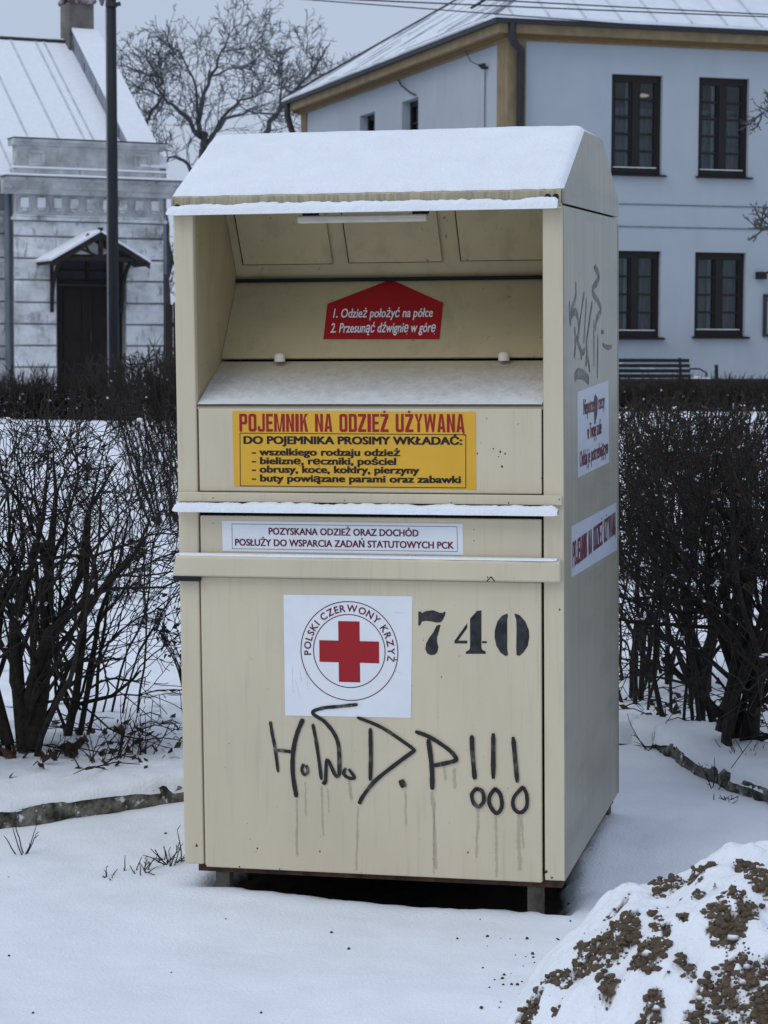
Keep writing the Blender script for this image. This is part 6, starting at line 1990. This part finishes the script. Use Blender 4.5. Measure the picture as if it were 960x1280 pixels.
tree('bare tree outside the right edge reaching twigs in front of the white house', 24.0, [
    [(1050, 560, 0, .10), (1045, 420, 0, .085), (1035, 300, 0, .07), (1030, 120, 0, .05), (1030, -40, 0, .03)],
    [(1033, 200, 0, .025), (1000, 160, -.2, .018), (975, 150, -.4, .012), (952, 142, -.6, .006)],
    [(1036, 330, 0, .028), (1000, 300, .2, .02), (970, 285, .4, .012), (952, 278, .5, .007)],
    [(1033, 150, 0, .02), (1010, 110, .2, .012), (985, 95, .4, .006)]], 64, spec=TR, twl=0.42)


# ------------------------------------------------------------------ litter and weeds on the snow
def weed(px, py, seed, n, h, label, name='dry_weed', cat='weed', spread=0.5, zoff=0.0, m='grass'):
    x, y = base_at(px, py, zoff); rng = random.Random(seed)
    mbx = MB()
    for k in range(n):
        d = Vector((rng.gauss(0, spread), rng.gauss(0, spread), 1)).normalized(); p = Vector((rng.gauss(0, .006 * n ** .5), rng.gauss(0, .006 * n ** .5), -0.01)); pts = [p]
        L = h * rng.uniform(0.5, 1.1)
        for i in range(5):
            d = (d + Vector((rng.gauss(0, .12), rng.gauss(0, .12), -0.05 * spread))).normalized(); p = p + d * L / 5; pts.append(p.copy())
            if rng.random() < 0.35:
                q = rot_about(d, 0.7, rng.uniform(0, 6.28)); mbx.tube([p, p + q * L * 0.22], [0.0015, 0.001], 3, cap=False)
        mbx.tube(pts, [0.0024, 0.0022, 0.002, 0.0018, 0.0015, 0.001], 3, cap=False)
    o = mbx.build(name, M[m]); o.location = (x, y, gz(x, y)); tag(o, label, cat)


weed(30, 1068, 1, 5, 0.15, 'forked dry stem standing alone in the snow at the lower left', m='bark')
weed(176, 1090, 2, 12, 0.06, 'small dry grass tuft in the snow left of the bin foot', 'grass_tuft', 'grass tuft', 0.6)
weed(213, 1079, 3, 16, 0.10, 'flattened dark grass tuft touching the lower left bin corner', 'grass_tuft', 'grass tuft', 1.1, m='bark')
weed(137, 1098, 4, 7, 0.04, 'tiny grass tuft left of the small tuft by the bin', 'grass_tuft', 'grass tuft', 0.7)
weed(146, 948, 5, 10, 0.22, 'cluster of thin dry stalks on the bed behind the left kerb', zoff=0.085, m='bark')
weed(120, 952, 6, 9, 0.12, 'short dry stalks left of the stalk cluster on the bed', zoff=0.085)
weed(178, 945, 7, 8, 0.19, 'dry stalks at the right end of the left bed by the bin', zoff=0.085, m='bark')
weed(55, 950, 8, 6, 0.16, 'thin dry stalks below the thick left shrub', zoff=0.085, m='bark')
weed(808, 918, 9, 4, 0.20, 'thin forked twig standing in the snow right of the bin', zoff=0.085, m='bark')
weed(893, 985, 10, 4, 0.13, 'thin curved stalk rising over the right kerb', zoff=0.05, m='bark')
weed(905, 1000, 11, 14, 0.05, 'dark dead leaf tuft on the snow before the right kerb', 'grass_tuft', 'grass tuft', 1.2, m='bark')
weed(928, 940, 12, 10, 0.14, 'dry stalks at the foot of the stout right shrub', zoff=0.085)


def crumbs():
    rng = random.Random(91); m = MB()
    for k in range(64):
        if k < 44: px, py = rng.gauss(655, 40), rng.gauss(1225, 35)
        else: px, py = rng.uniform(0, 960), rng.uniform(1010, 1275)
        x, y = base_at(px, py); s_ = rng.uniform(0.0015, 0.005)
        blob(m, (x, y, gz(x, y) + s_ * 0.3), (s_, s_ * rng.uniform(0.6, 1.6), s_), rng, 6, 4)
    tag(m.build('soil_crumbs', M['grass']), kind='stuff')


crumbs()


def litter():
    rng = random.Random(77); m = MB(); t = MB()
    for k in range(240):
        if rng.random() < 0.5: px, py = rng.uniform(-40, 225), rng.gauss(935, 22)
        else: px, py = rng.uniform(775, 1000), rng.gauss(900, 30)
        if py > 972 or py < 845: continue
        x, y = base_at(px, py, 0.085)
        if not (1 - bool(inside(np.array([x]), np.array([y]), BAY)[0])): continue
        leaf_quad(m, (x, y, gz(x, y) + 0.008), rng.uniform(0.010, 0.030) * (1.5 if rng.random() < 0.12 else 1), rng, 0.9)
        if k % 2:
            a = rng.uniform(0, 6.28); L = rng.uniform(0.05, 0.2)
            t.tube([(x, y, gz(x, y) + .012), (x + L * .5 * math.cos(a), y + L * .5 * math.sin(a), gz(x, y) + 0.03), (x + L * math.cos(a), y + L * math.sin(a), gz(x, y) + .02)], [.003, .0025, .0015], 3, cap=False)
    for px, py, s in ((70, 880, .04), (10, 948, .045), (88, 945, .05), (100, 935, .03), (60, 955, .03), (842, 940, .03), (802, 930, .03)):
        x, y = base_at(px, py, 0.1); leaf_quad(m, (x, y, gz(x, y) + 0.02), s, rng, 0.9); leaf_quad(m, (x + .02, y, gz(x, y) + 0.03), s * .8, rng, 1.2)
    tag(m.build('fallen_leaves', M['leaf']), kind='stuff'); tag(t.build('fallen_twigs', M['bark']), kind='stuff')


litter()
